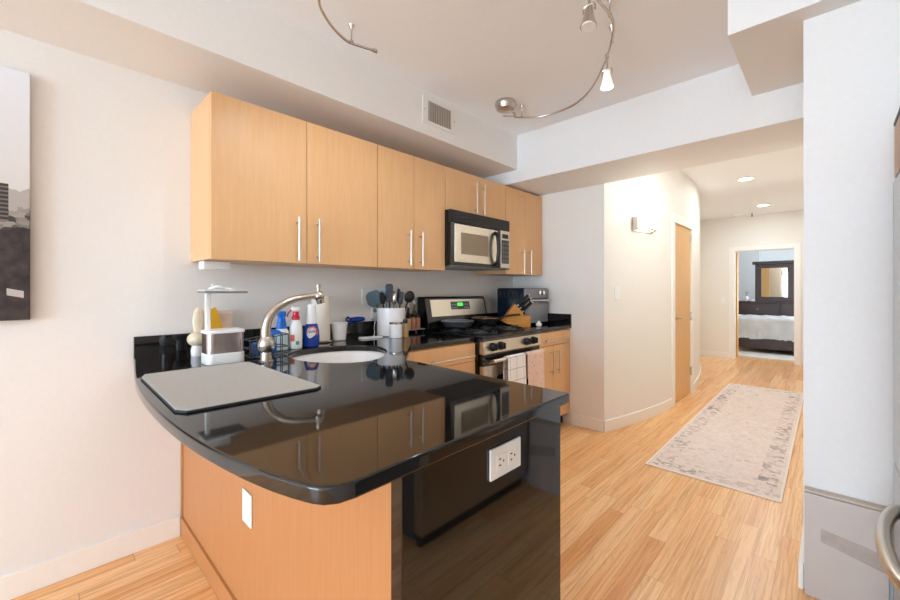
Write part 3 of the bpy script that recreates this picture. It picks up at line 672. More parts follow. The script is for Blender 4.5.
# burners and grates
for bx, by in ((0.28, 1.74), (0.28, 2.115), (0.53, 1.74), (0.53, 2.115)):
    mesh_obj('burner', B().lathe([(0, 0), (0.058, 0), (0.058, 0.004), (0.042, 0.006), (0.042, 0.014), (0.03, 0.02), (0, 0.02)], (bx, by, 0.942)), M['grey_d'], t)
    g = B(); zt = 0.966
    for a in range(4):
        c, s_ = math.cos(a * PI / 2 + PI / 4 * 0), math.sin(a * PI / 2)
        g.tube(spline([(bx + c * 0.025, by + s_ * 0.025, zt), (bx + c * 0.1, by + s_ * 0.1, zt), (bx + c * 0.118, by + s_ * 0.118, 0.960), (bx + c * 0.122, by + s_ * 0.122, 0.942)], 4), 0.0052, 8)
    ring = [(bx + 0.122 * math.cos(k * PI / 14), by + 0.122 * math.sin(k * PI / 14), 0.948) for k in range(28)]
    g.tube(ring, 0.005, 8, True)
    mesh_obj('grate', g, M['black_p'], t)

# dish towels over the oven handle
def towel(name, label, y0, y1, zf, zb_, mat, slant=0.0, ph=0.0):
    rows = []; ny = 16
    prof = []
    for k in range(9): prof.append((0.735, zb_ + (0.772 - zb_) * k / 8))
    for k in range(1, 8): a = PI - PI * k / 8; prof.append((0.756 + 0.0215 * math.cos(a), 0.772 + 0.0215 * math.sin(a)))
    for k in range(13): prof.append((0.7775, 0.772 - (0.772 - zf) * k / 12))
    for i, (px, pz) in enumerate(prof):
        f = max(0, (i - 15) / 12); row = []
        for j in range(ny + 1):
            u = j / ny
            row.append((px + f * 0.007 * (1 + math.sin(u * 9 + ph)), y0 + (y1 - y0) * u + slant * f * u, pz))
        rows.append(row)
    return single(name, B().sheet(rows, 0.003), mat, label, 'towel', 'dish towels on the oven handle', origin=(0.756, (y0 + y1) / 2, 0.78))
towel('dish_towel', 'white checked dish towel hanging left on the oven handle', 1.745, 1.965, 0.44, 0.60, M['towel_w'], 0.01, 0.3)
towel('dish_towel', 'peach patterned dish towel hanging right on the oven handle', 1.995, 2.225, 0.41, 0.58, M['towel_p'], 0.02, 2.0)

# pans on the burners
def pan(label, x, y, z, r, h, ang, hl, mat, rimmat, rise=0.03):
    t = thing('frying_pan', label, 'pan', (x, y, z), group='pans on the stove')
    mesh_obj('pan_body', B().lathe([(0, 0), (r * 0.78, 0), (r * 0.85, 0.006), (r, h), (r + 0.003, h), (r + 0.003, h - 0.003), (r * 0.86 + 0.002, 0.004), (r * 0.8, -0.0025), (0, -0.0025)], (x, y, z + 0.003), 40), mat, t)
    mesh_obj('rim', B().tube([(x + (r + 0.002) * math.cos(k * PI / 20), y + (r + 0.002) * math.sin(k * PI / 20), z + h + 0.003) for k in range(40)], 0.0028, 8, True), rimmat, t)
    c, s_ = math.cos(ang), math.sin(ang)
    mesh_obj('handle', B().tube(spline([(x + c * (r - 0.002), y + s_ * (r - 0.002), z + h * 0.75), (x + c * (r + 0.06), y + s_ * (r + 0.06), z + h + rise * 0.5), (x + c * (r + hl), y + s_ * (r + hl), z + h + rise)], 6), 0.0085, 10), M['black_p'], t)
pan('dark grey frying pan on the left rear burner', 0.288, 1.75, 0.972, 0.125, 0.045, math.radians(205), 0.12, M['grey_d'], M['grey_m'], 0.02)
pan('black pan with a worn bright rim on the right rear burner', 0.28, 2.105, 0.972, 0.115, 0.05, math.radians(48), 0.19, M['black_m'], M['copper'], 0.03)

# ================================================================== MICROWAVE
t = thing('microwave', 'stainless and black over-the-range microwave under the short wall cabinet', 'microwave', (0.2, 1.93, 1.44))
mx0, my0, my1 = 0.40, 1.549, 2.302
mesh_obj('housing', B().box(0.003, mx0 - 0.03, my0, my1, 1.445, 1.862, 0.004), M['black'], t)
vg = B().box(mx0 - 0.03, mx0, my0 + 0.004, my1 - 0.004, 1.772, 1.862, 0.003)
for i in range(5): vg.box(mx0 - 0.004, mx0 + 0.004, my0 + 0.02, my1 - 0.02, 1.784 + i * 0.014, 1.790 + i * 0.014)
mesh_obj('vent_grille', vg, M['black_p'], t)
dr = mesh_obj('door', B().box(mx0 - 0.03, mx0, my0 + 0.004, 2.165, 1.452, 1.77, 0.004), M['black'], t)
mesh_obj('door_face', B().box(mx0, mx0 + 0.004, my0 + 0.045, 2.118, 1.474, 1.76, 0.002), M['steel'], dr)
mesh_obj('door_window', B().box(mx0 + 0.004, mx0 + 0.006, my0 + 0.115, 1.995, 1.535, 1.70, 0.001), M['mw_glass'], dr)
mesh_obj('handle', B().tube(spline([(mx0, 2.085, 1.475), (mx0 + 0.035, 2.078, 1.50), (mx0 + 0.05, 2.074, 1.60), (mx0 + 0.035, 2.078, 1.71), (mx0, 2.085, 1.735)], 7), 0.016, 14), M['black_p'], dr)
cpn = mesh_obj('control_panel', B().box(mx0 - 0.03, mx0, 2.168, my1 - 0.004, 1.452, 1.77, 0.004), M['steel'], t)
mesh_obj('keypad', B().box(mx0, mx0 + 0.003, 2.182, 2.285, 1.49, 1.69, 0.001), M['display'], cpn)
mesh_obj('display', B().box(mx0, mx0 + 0.003, 2.19, 2.275, 1.705, 1.742, 0.001), M['black'], cpn)
for i in range(3):
    for j in range(5):
        mesh_obj('button', B().box(mx0 + 0.003, mx0 + 0.005, 2.189 + i * 0.032, 2.213 + i * 0.032, 1.50 + j * 0.037, 1.526 + j * 0.037, 0.001), M['grey_d'], cpn)
mesh_obj('filter', B().box(0.06, 0.34, my0 + 0.06, my1 - 0.06, 1.436, 1.446, 0.002), M['grey_d'], t)
mesh_obj('lower_lip', B().box(0.30, mx0, my0 + 0.004, my1 - 0.004, 1.437, 1.45, 0.003), M['grey_d'], t)

# ================================================================== SINK-SIDE ITEMS
# countertop planter with grow light
px0, px1, py0, py1 = 0.40, 0.512, -0.056, 0.098
t = thing('countertop_planter', 'white and steel countertop planter with a raised lamp arm', 'planter', (0.455, 0.01, H))
mesh_obj('base', B().prism(rounded(px0, px1, py0, py1, 0.025), H + 0.0005, H + 0.048, bev=0.004), M['white_p'], t)
mesh_obj('steel_band', B().prism(rounded(px0 + 0.002, px1 - 0.002, py0 + 0.002, py1 - 0.002, 0.024), H + 0.048, 1.072, bev=0.001), M['planter_steel'], t)
mesh_obj('rim', B().prism(rounded(px0 - 0.002, px1 + 0.002, py0 - 0.002, py1 + 0.002, 0.026), 1.072, 1.086, bev=0.003), M['white_p'], t)
mesh_obj('post', B().box(0.430, 0.450, -0.046, -0.026, 1.084, 1.248, 0.004), M['white_p'], t)
mesh_obj('lamp_head', B().box(0.385, 0.500, -0.062, 0.112, 1.247, 1.257, 0.004), M['grey_m'], t)
mesh_obj('lamp_cover', B().box(0.39, 0.495, -0.062, 0.06, 1.2572, 1.262, 0.002), M['white_p'], t)
mesh_obj('cable', B().tube(spline([(0.44, -0.03, 1.266), (0.46, 0.0, 1.278), (0.44, 0.03, 1.269), (0.45, 0.06, 1.266), (0.42, 0.075, 1.266), (0.43, 0.02, 1.27), (0.44, -0.02, 1.285)], 6), 0.0045, 8), M['white_p'], t)
# cream ceramic bird-shaped jar and packets behind it
t = thing('ceramic_jar', 'cream rounded jar with a tall tan leaf shape behind the planter', 'jar', (0.17, -0.02, H))
mesh_obj('foot', B().lathe([(0, 0), (0.024, 0), (0.026, 0.03), (0.02, 0.055), (0, 0.055)], (0.17, -0.012, H)), M['white_c'], t)
mesh_obj('belly', B().sph((0.17, -0.012, 1.02), 0.042, (1, 1.0, 0.85)), M['cream_c'], t)
mesh_obj('neck_leaf', B().lathe([(0, 0), (0.012, 0.0), (0.026, 0.04), (0.030, 0.085), (0.022, 0.125), (0.006, 0.145), (0, 0.147)], (0.16, 0.0, 1.03), sc=(0.5, 1)), M['cream_c'], t)
single('seed_packet', B().box(-0.004, 0.004, -0.028, 0.028, 0, 0.125, 0.0015).xf(Matrix.Translation((0.115, 0.098, 1.045)) @ Matrix.Rotation(math.radians(18), 4, 'X')), M['yellow'], 'yellow printed packet leaning behind the planter post', 'packet', origin=(0.115, 0.098, 1.045))
single('paper_bag', B().prism(spline([(0.078, H, 0), (0.075, 1.02, 0), (0.085, 1.12, 0), (0.12, 1.162, 0), (0.17, 1.17, 0), (0.186, 1.13, 0), (0.182, 1.02, 0), (0.18, H, 0)], 4), 0.045, 0.085, axis='x', bev=0.008) if False else B().box(0.03, 0.09, 0.078, 0.182, H + 0.001, 1.15, 0.014, 3), M['peach_bag'], 'pale peach bag standing against the wall behind the planter', 'bag', origin=(0.06, 0.13, H))

# wire caddy with blue sponge and cloth
t = thing('sink_caddy', 'dark wire sponge caddy beside the faucet', 'caddy', (0.42, 0.22, H))
w_ = B(); cy0, cy1, cx0, cx1 = 0.135, 0.315, 0.37, 0.46
for z in (H + 0.008, H + 0.045, H + 0.085):
    w_.tube([(cx0, cy0, z), (cx1, cy0, z), (cx1, cy1, z + (0.02 if z > H + 0.05 else 0)), (cx0, cy1, z + (0.02 if z > H + 0.05 else 0))], 0.003, 8, True)
for k in range(7):
    y = cy0 + (cy1 - cy0) * k / 6
    for x in (cx0, cx1): w_.cyl((x, y, H + 0.002), (x, y, H + 0.085 + 0.02 * k / 6), 0.0024, n=8)
    w_.cyl((cx0, y, H + 0.008), (cx1, y, H + 0.008), 0.0024, n=8)
mesh_obj('wire_frame', w_, M['grey_d'], t)
single('sponge', B().box(0.38, 0.45, 0.165, 0.265, H + 0.012, H + 0.068, 0.008, 3), M['blue'], 'blue sponge lying in the wire caddy by the faucet', 'sponge', origin=(0.415, 0.215, H + 0.012))
b = B(); rows = []
for i in range(9):
    u = i / 8
    rows.append([(0.385 + 0.05 * v / 6, 0.225 + 0.075 * u, H + 0.09 + 0.02 * u + 0.03 * math.sin(PI * u) * (1 - abs(v - 3) / 4) + 0.004 * math.sin(v * 2 + i)) for v in range(7)])
single('cleaning_cloth', b.sheet(rows, 0.006), M['blue'], 'bright blue cloth draped over the wire caddy', 'cloth', origin=(0.41, 0.26, H + 0.09))

# spray bottle with blue trigger
t = thing('spray_bottle', 'spray bottle with blue sprayer and pale clear body', 'bottle', (0.27, 0.362, H), group='bottles behind the sink')
mesh_obj('bottle_body', B().lathe([(0, 0.001), (0.036, 0.001), (0.040, 0.006), (0.040, 0.082), (0.039, 0.088), (0, 0.088)], (0.27, 0.362, H), sc=(0.72, 1)), M['pale_b'], t)
mesh_obj('shoulder', B().lathe([(0.039, 0.088), (0.038, 0.10), (0.030, 0.112), (0.018, 0.118), (0, 0.118)], (0.27, 0.362, H), sc=(0.72, 1)), M['white_p'], t)
s_ = B().lathe([(0, 0.116), (0.030, 0.116), (0.024, 0.15), (0.018, 0.185), (0.015, 0.205), (0, 0.207)], (0.27, 0.362, H), sc=(0.8, 1)); s_.box(0.255, 0.29, 0.340, 0.383, H + 0.178, H + 0.21, 0.008)
mesh_obj('sprayer', s_, M['blue'], t)
mesh_obj('trigger', B().tube(spline([(0.288, 0.362, H + 0.185), (0.303, 0.362, H + 0.165), (0.30, 0.362, H + 0.145)], 4), 0.005, 8), M['blue'], t)
# white bottle with red collar
t = thing('spray_bottle', 'white spray bottle with red collar and fruit print', 'bottle', (0.28, 0.437, H), group='bottles behind the sink')
mesh_obj('bottle_body', B().lathe([(0, 0.001), (0.031, 0.001), (0.034, 0.006), (0.034, 0.10), (0.032, 0.13), (0.022, 0.155), (0.018, 0.160), (0, 0.16)], (0.28, 0.437, H)), M['white_p'], t)
mesh_obj('collar', B().lathe([(0, 0.16), (0.021, 0.16), (0.021, 0.178), (0.017, 0.182), (0.016, 0.205), (0, 0.205)], (0.28, 0.437, H)), M['red'], t)
mesh_obj('nozzle', B().box(0.266, 0.294, 0.412, 0.458, H + 0.205, H + 0.232, 0.008), M['white_p'], t)
mesh_obj('trigger', B().tube(spline([(0.28, 0.412, H + 0.215), (0.28, 0.396, H + 0.20), (0.28, 0.388, H + 0.178)], 4), 0.0045, 8), M['red'], t)
lb = B()
def patch(b, cx, cy, r, a0, a1, z0, z1, n=8, sc=(1, 1)):
    o_, i_ = [], []
    for k in range(n + 1):
        a = math.radians(a0 + (a1 - a0) * k / n); o_.append((cx + sc[0] * (r + 0.0012) * math.cos(a), cy + sc[1] * (r + 0.0012) * math.sin(a))); i_.append((cx + sc[0] * (r + 0.0002) * math.cos(a), cy + sc[1] * (r + 0.0002) * math.sin(a)))
    return b.prism(o_ + i_[::-1], z0, z1)
mesh_obj('label_fruit', patch(B(), 0.28, 0.437, 0.034, -75, -35, H + 0.045, H + 0.08), M['orange'], t)
mesh_obj('label_leaf', patch(B(), 0.28, 0.437, 0.034, -25, 5, H + 0.025, H + 0.045), M['green'], t)
# blue dish spray with white cap and oval label
t = thing('dish_soap_bottle', 'blue dish spray bottle with tall white cap and oval label', 'bottle', (0.27, 0.535, H), group='bottles behind the sink')
bc = (0.27, 0.535)
mesh_obj('bottle_body', B().lathe([(0, 0.001), (0.040, 0.001), (0.046, 0.008), (0.046, 0.06), (0.043, 0.095), (0.036, 0.12), (0.030, 0.135), (0, 0.135)], (bc[0], bc[1], H), sc=(0.7, 1)), M['blue_d'], t)
mesh_obj('cap', B().lathe([(0.031, 0.132), (0.030, 0.15), (0.026, 0.20), (0.024, 0.235), (0.020, 0.243), (0, 0.243)], (bc[0], bc[1], H), sc=(0.8, 1)), M['white_p'], t)
lbl = mesh_obj('label', B().sph((bc[0] + 0.0325 * 0.75, bc[1] - 0.012, H + 0.082), 0.035, (0.28, 0.85, 1.0)), M['white_p'], t)
mesh_obj('label_swirl', B().tube([(bc[0] + 0.0345, bc[1] - 0.012 + 0.028 * math.cos(a), H + 0.082 + 0.034 * math.sin(a)) for a in [k * PI / 8 for k in range(-1, 8)]], 0.003, 8), M['orange'], lbl)
cu = bpy.data.curves.new('txt', 'FONT'); cu.body = 'DAWN'; cu.size = 0.021; cu.extrude = 0.0006; cu.align_x = 'CENTER'
to = bpy.data.objects.new('txt', cu); COL.objects.link(to)
bpy.context.view_layer.update()
me = bpy.data.meshes.new_from_object(to.evaluated_get(bpy.context.evaluated_depsgraph_get()))
bpy.data.objects.remove(to)
tbm = bmesh.new(); tbm.from_mesh(me)
bmesh.ops.transform(tbm, matrix=Matrix.Translation((bc[0] + 0.0352, bc[1] - 0.012, H + 0.082)) @ Matrix.Rotation(PI / 2, 4, 'Z') @ Matrix.Rotation(PI / 2, 4, 'X'), verts=tbm.verts)
tb_ = B(); tb_.bm.free(); tb_.bm = tbm
mesh_obj('label_lettering', tb_, M['blue_d'], lbl)
# paper towel roll on a chrome stand
t = thing('paper_towel_roll', 'tall paper towel roll upright on a round metal stand', 'paper towel', (0.12, 0.672, H))
mesh_obj('stand', B().lathe([(0, 0.001), (0.070, 0.001), (0.072, 0.006), (0.066, 0.012), (0, 0.012)], (0.12, 0.672, H)), M['chrome'], t)
mesh_obj('roll', B().lathe([(0.02, 0.013), (0.054, 0.013), (0.056, 0.016), (0.056, 0.284), (0.054, 0.287), (0.02, 0.287)], (0.12, 0.672, H), closed=True), M['paper'], t)
mesh_obj('rod', B().cyl((0.12, 0.672, H + 0.012), (0.12, 0.672, H + 0.30), 0.006), M['chrome'], t)
# cup
single('cup', B().lathe([(0, 0.001), (0.038, 0.001), (0.041, 0.004), (0.052, 0.112), (0.054, 0.114), (0.056, 0.112), (0.056, 0.104), (0.051, 0.102), (0.046, 0.01), (0, 0.008)][0:6] + [(0.050, 0.111), (0.038, 0.01), (0, 0.008)], (0.13, 0.795, H)), M['white_c'], 'plain white tumbler between the paper towel and the wall backsplash', 'cup', origin=(0.13, 0.795, H))
# blue brush on the backsplash ledge
t = thing('scrub_brush', 'blue handled scrub brush lying on top of the backsplash', 'brush', (0.013, 0.99, 1.037))
mesh_obj('handle', B().tube(spline([(0.018, 0.95, 1.0555), (0.018, 1.0, 1.057), (0.018, 1.06, 1.056)], 5), [0.016, 0.017, 0.0175, 0.018, 0.0185, 0.0185, 0.018, 0.017, 0.016, 0.014, 0.011], 12), M['blue_d'], t)
mesh_obj('loop', B().tube(spline([(0.018, 0.95, 1.056), (0.018, 0.93, 1.075), (0.018, 0.915, 1.06), (0.018, 0.93, 1.045), (0.018, 0.95, 1.05)], 5), 0.006, 8), M['blue_d'], t)

# wall outlets
def outlet_wall(label, y, z, w=0.115, h=0.115, gang=1):
    t = thing('wall_outlet', label, 'outlet', (0, y, z), group='outlets on the kitchen wall')
    mesh_obj('plate', B().box(0.0005, 0.010, y - w / 2, y + w / 2, z - h / 2, z + h / 2, 0.002), M['white_p'], t)
    return t
t = outlet_wall('white double outlet plate on the wall left of the utensil crock', 1.105, 1.212, 0.112, 0.115)
for dz in (-0.025, 0.025):
    f_ = mesh_obj('socket', B().box(0.010, 0.0115, 1.055 + 0.005, 1.095, 1.212 + dz - 0.017, 1.212 + dz + 0.017, 0.001), M['trim'], t)
t = thing('phone_charger', 'white charger plugged in low on the wall with its cable', 'charger', (0.02, 1.15, 1.05))
mesh_obj('plug', B().box(0.001, 0.027, 1.125, 1.175, 1.055, 1.135, 0.005), M['white_p'], t)
mesh_obj('status_light', B().box(0.027, 0.028, 1.13, 1.165, 1.10, 1.122), M['green'], t)
mesh_obj('cable', B().tube(spline([(0.03, 1.15, 1.056), (0.05, 1.125, 1.0), (0.10, 1.09, 0.955), (0.13, 1.06, 0.943), (0.14, 1.04, 0.942)], 6), 0.0028, 8), M['white_p'], t)
single('phone', B().prism(rounded(-0.036, 0.036, -0.075, 0.075, 0.01), 0, 0.009, bev=0.002).xf(Matrix.Translation((0.185, 1.0, H + 0.0008)) @ Matrix.Rotation(math.radians(-14), 4, 'Z')), M['white_p'], 'pale flat phone lying on the worktop before the crock', 'phone', origin=(0.185, 1.0, H))

# utensil crock
KX, KY = 0.142, 1.205
t = thing('utensil_crock', 'white cylindrical crock holding the cooking utensils', 'crock', (KX, KY, H))
mesh_obj('pot', B().lathe([(0, 0.001), (0.098, 0.001), (0.102, 0.006), (0.102, 0.195), (0.100, 0.199), (0.097, 0.195), (0.095, 0.012), (0, 0.010)], (KX, KY, H), 40), M['white_c'], t)
def utensil(name, label, dx, dy, lean, head, mat, hmat, zt=0.27):
    t = thing(name, label, 'utensil', (KX + dx, KY + dy, H + 0.012), group='cooking utensils in the white crock')
    base = Vector((KX + dx * 0.6, KY + dy * 0.6, H + 0.014)); top = Vector((KX + dx + lean[0], KY + dy + lean[1], H + zt))
    mesh_obj('shaft', B().tube([base, base.lerp(top, 0.5), top], 0.006, 8), hmat, t)
    d = (top - base).normalized()
    m = Matrix.Translation(top) @ Vector((0, 0, 1)).rotation_difference(d).to_matrix().to_4x4()
    mesh_obj('head', head().xf(m), mat, t)
def blade(w, h):
    return lambda: B().prism(rounded(-w / 2, w / 2, -0.012, h, w * 0.36, 5), -0.004, 0.004, axis='y', bev=0.002).xf(Matrix.Rotation(math.radians(44), 4, 'Z'))
def flat(w, h, t_=0.004, rz=0.0, bev=0.003): return lambda: B().box(-t_, t_, -w / 2, w / 2, -0.01, h, bev).xf(Matrix.Rotation(rz, 4, 'Z'))
def spoon(rx, rz_, cup=0.5): return lambda: B().sph((0, 0, rz_), rz_, (cup * 0.5, rx / rz_, 1.0))
RZ = math.radians(-44)
def ac(u, v=0.0): return (0.72 * u - 0.69 * v, 0.69 * u + 0.72 * v)
utensil('spatula', 'broad teal spatula leaning left in the white crock', *ac(-0.062, 0.0), ac(-0.045), blade(0.115, 0.10), M['teal'], M['black_p'], 0.222)
utensil('spatula', 'pale blue spatula behind the teal one in the crock', *ac(-0.035, 0.04), ac(-0.012), blade(0.06, 0.075), M['lightblue'], M['lightblue'], 0.262)
utensil('spoon', 'black serving spoon left of the tall turner in the crock', *ac(-0.04, -0.03), ac(-0.012), spoon(0.026, 0.044), M['black_p'], M['black_p'], 0.222)
utensil('turner', 'tall narrow black turner in the centre of the crock', *ac(-0.012, 0.0), (0.0, 0.0), blade(0.056, 0.12), M['black_p'], M['black_p'], 0.25)
utensil('spoon', 'slim shiny metal spoon right of the tall turner in the crock', *ac(0.015, -0.02), ac(0.008), spoon(0.018, 0.05, 0.8), M['chrome'], M['chrome'], 0.215)
utensil('spreader', 'narrow black spreader with metal shaft, right of the metal spoon', *ac(0.03, 0.03), ac(0.012), blade(0.024, 0.085), M['black_p'], M['chrome'], 0.25)
utensil('scraper', 'slim black scraper standing next to the ladle in the crock', *ac(0.048, -0.015), ac(0.02), blade(0.032, 0.08), M['black_p'], M['black_p'], 0.235)
utensil('ladle', 'black ladle with round bowl at the right of the crock', *ac(0.066, 0.01), ac(0.05), spoon(0.046, 0.044, 0.9), M['black_p'], M['black_p'], 0.235)
# jar with cap, pepper mill jar
t = thing('canister', 'small white canister in front of the utensil crock', 'canister', (0.285, 1.135, H))
mesh_obj('body', B().lathe([(0, 0.001), (0.042, 0.001), (0.044, 0.004), (0.044, 0.09), (0.042, 0.094), (0, 0.094)], (0.285, 1.135, H)), M['white_c'], t)
mesh_obj('lid', B().lathe([(0.044, 0.0945), (0.045, 0.106), (0.042, 0.109), (0, 0.109)], (0.285, 1.135, H)), M['chrome'], t)
t = thing('pepper_jar', 'narrow jar of mixed peppercorns with black top beside the canister', 'jar', (0.30, 1.205, H))
mesh_obj('body', B().lathe([(0, 0.001), (0.021, 0.001), (0.022, 0.004), (0.022, 0.085), (0.016, 0.095), (0, 0.095)], (0.30, 1.205, H)), M['pepper'], t)
mesh_obj('cap', B().lathe([(0, 0.095), (0.017, 0.095), (0.017, 0.118), (0.012, 0.124), (0, 0.124)], (0.30, 1.205, H)), M['black_p'], t)
# spice rack tray with jars
t = thing('spice_tray', 'thin raised tray carrying the spice jars beside the stove', 'tray', (0.10, 1.43, H))
mesh_obj('shelf', B().box(0.03, 0.16, 1.345, 1.52, H + 0.022, H + 0.030, 0.002), M['grey_m'], t)
lg = [mesh_obj('leg', B().box(x - 0.006, x + 0.006, y - 0.006, y + 0.006, H + 0.0005, H + 0.022), M['black_m'], t) for x in (0.04, 0.15) for y in (1.355, 1.51)]
def jar(label, x, y, r, h, mat, cap, neck=False):
    t = thing('spice_jar', label, 'jar', (x, y, H + 0.03), group='spice jars beside the stove')
    z = H + 0.0305
    mesh_obj('body', B().lathe([(0, 0), (r * 0.95, 0), (r, 0.003), (r, h * 0.72), (r * 0.7, h * 0.78), (0, h * 0.78)] if not neck else [(0, 0), (r * 0.95, 0), (r, 0.003), (r, h * 0.5), (r * 0.4, h * 0.68), (r * 0.35, h * 0.88), (0, h * 0.88)], (x, y, z), 20), mat, t)
    c = r * 0.85 if not neck else r * 0.42
    mesh_obj('cap', B().lathe([(0, h * 0.78 if not neck else h * 0.88), (c, h * 0.78 if not neck else h * 0.88), (c, h), (0, h)], (x, y, z), 20), cap, t)
jar('spice jar of reddish seasoning with black lid, front of the tray', 0.135, 1.415, 0.022, 0.115, M['spice_r'], M['black_p'])
jar('spice jar of tan seasoning with black lid at the tray front left', 0.135, 1.368, 0.021, 0.105, M['spice_t'], M['black_p'])
jar('spice jar of rust seasoning with black lid, nearest the stove', 0.135, 1.463, 0.022, 0.11, M['spice_r'], M['black_p'])
jar('pale spice jar with white lid at the back of the tray', 0.06, 1.375, 0.023, 0.165, M['white_p'], M['white_p'])
jar('tall olive oil bottle with pale cap behind the spice jars', 0.06, 1.495, 0.022, 0.21, M['spice_o'], M['white_p'], True)
jar('dark glass bottle with a pale cap in the middle of the tray back', 0.06, 1.435, 0.022, 0.185, M['black'], M['white_p'], True)

# ================================================================== RIGHT CORNER ITEMS
t = thing('toaster_oven', 'grey toaster oven standing in the right corner of the worktop', 'toaster oven', (0.27, 2.69, H))
tx0, tx1, ty0, ty1, tz0, tz1 = 0.115, 0.428, 2.49, 2.897, H + 0.012, 1.282
mesh_obj('housing', B().box(tx0, tx1, ty0, ty1, tz0, tz1, 0.014, 3), M['navy'], t)
for i in range(5): mesh_obj('vent_slot', B().box(0.15 + i * 0.045, 0.17 + i * 0.045, ty0 - 0.001, ty0 + 0.002, 1.20, 1.255), M['black_m'], t)
fp = mesh_obj('front_panel', B().box(tx1 - 0.012, tx1 + 0.004, ty0 + 0.003, ty1 - 0.003, 1.185, tz1 - 0.006, 0.003), M['grey_m'], t)
dd = mesh_obj('door', B().box(tx1 - 0.012, tx1 + 0.004, ty0 + 0.003, ty1 - 0.003, tz0 + 0.01, 1.180, 0.003), M['grey_m'], t)
mesh_obj('window', B().box(tx1 + 0.004, tx1 + 0.006, ty0 + 0.05, ty1 - 0.05, 0.985, 1.13, 0.001), M['toaster_win'], dd)
hb = B().cyl((tx1 + 0.04, ty0 + 0.02, 1.165), (tx1 + 0.04, ty1 - 0.02, 1.165), 0.009, n=14)
for yy in (ty0 + 0.04, ty1 - 0.04): hb.cyl((tx1 + 0.04, yy, 1.165), (tx1 + 0.002, yy, 1.165), 0.007, n=10)
mesh_obj('handle', hb, M['chrome'], dd)
for yy in (2.72, 2.79):
    mesh_obj('knob', B().cyl((tx1 + 0.003, yy, 1.238), (tx1 + 0.022, yy, 1.238), 0.02, 0.018).box(tx1 + 0.02, tx1 + 0.028, yy - 0.003, yy + 0.003, 1.222, 1.254, 0.001), M['chrome'], fp)
for x in (tx0 + 0.03, tx1 - 0.03):
    for y in (ty0 + 0.03, ty1 - 0.03): mesh_obj('foot', B().cyl((x, y, H + 0.0005), (x, y, tz0 + 0.002), 0.012), M['black_m'], t)

# knife block: leans, handles fan up to the right; local x runs to the picture's right
t = thing('knife_block', 'wooden knife block in front of the toaster oven', 'knife block', (0.405, 2.376, H), math.radians(43.8))
blk = B().prism([(-0.127, 0.052), (-0.008, 0.205), (0.072, 0.108), (0.01, 0.03), (-0.06, 0.022)], -0.045, 0.045, axis='y', bev=0.002)
mesh_obj('block', blk, M['block_wood'], t, world=False)
mesh_obj('foot', B().prism([(-0.03, 0.0005), (0.127, 0.0005), (0.127, 0.098), (0.075, 0.103), (-0.03, 0.030)], -0.0455, 0.0455, axis='y', bev=0.002), M['block_wood'], t, world=False)
def knife(label, x, z, y, ln, ang=0.76):
    c, s_ = math.cos(ang), math.sin(ang)
    g = thing('kitchen_knife', label, 'knife', t.location, t.rotation_euler.z, group='knives in the wooden block')
    def pt(d): return (x + c * d, y, z + s_ * d)
    mesh_obj('blade', B().tube([pt(-0.06), pt(0.004)], 0.0022, 6), M['chrome'], g, world=False)
    mesh_obj('bolster', B().cyl(pt(0.002), pt(0.016), 0.008, 0.0075, 12), M['chrome'], g, world=False)
    mesh_obj('handle', B().tube([pt(0.016), pt(0.016 + ln * 0.4), pt(0.016 + ln * 0.9)], [0.0085, 0.0095, 0.009], 10), M['black_p'], g, world=False)
    mesh_obj('end_cap', B().cyl(pt(0.016 + ln * 0.9), pt(0.016 + ln), 0.0098, 0.009, 12), M['chrome'], g, world=False)
n = 0
for row, (x, z, ln, wh) in enumerate(((0.012, 0.185, 0.135, 'top'), (0.032, 0.160, 0.125, 'middle'), (0.056, 0.131, 0.115, 'bottom'))):
    for col, (yy, pos) in enumerate(((-0.028, 'near'), (0.0, 'centre'), (0.028, 'far'))):
        knife('black handled knife in the block, %s row, %s slot' % (wh, pos), x, z, yy, ln)
single('garlic_bulb', B().lathe([(0, 0), (0.018, 0.002), (0.026, 0.014), (0.024, 0.028), (0.010, 0.042), (0.005, 0.052), (0, 0.053)], (0.55, 2.53, H + 0.0005)), M['garlic'], 'white garlic bulb on the worktop right of the stove', 'garlic', origin=(0.55, 2.53, H))

# ================================================================== WALL AND PANEL FITTINGS
t = thing('wall_outlet', 'white double outlet plate on the black granite end panel', 'outlet', (1.795, 0.303, 0.816))
mesh_obj('plate', B().box(1.7955, 1.802, 0.236, 0.370, 0.776, 0.856, 0.002), M['white_p'], t)
for yy in (0.278, 0.328):
    s_ = mesh_obj('socket', B().box(1.802, 1.8035, yy - 0.0185, yy + 0.0185, 0.797, 0.835, 0.001), M['trim'], t)
    sl_ = B()
    for dz in (-0.008, 0.008): sl_.box(1.8034, 1.8042, yy - 0.010, yy - 0.002, 0.816 + dz - 0.0016, 0.816 + dz + 0.0016)
    sl_.cyl((1.8034, yy + 0.009, 0.816), (1.8042, yy + 0.009, 0.816), 0.003, n=10)
    mesh_obj('socket_slots', sl_, M['black_m'], s_)
single('blank_plate', B().box(0.885, 0.968, -0.0425, -0.0365, 0.43, 0.545, 0.002), M['white_p'], 'blank white plate on the maple front of the peninsula', 'wall plate', origin=(0.93, -0.0365, 0.49))
t = thing('canvas_print', 'tall black and white city photo canvas on the left wall', 'picture', (0.002, -0.576, 1.138))
cb_ = B().box(0.003, 0.034, -1.376, -0.576, 1.138, 2.157, 0.003)
mesh_obj('canvas', cb_, M['print'], t)
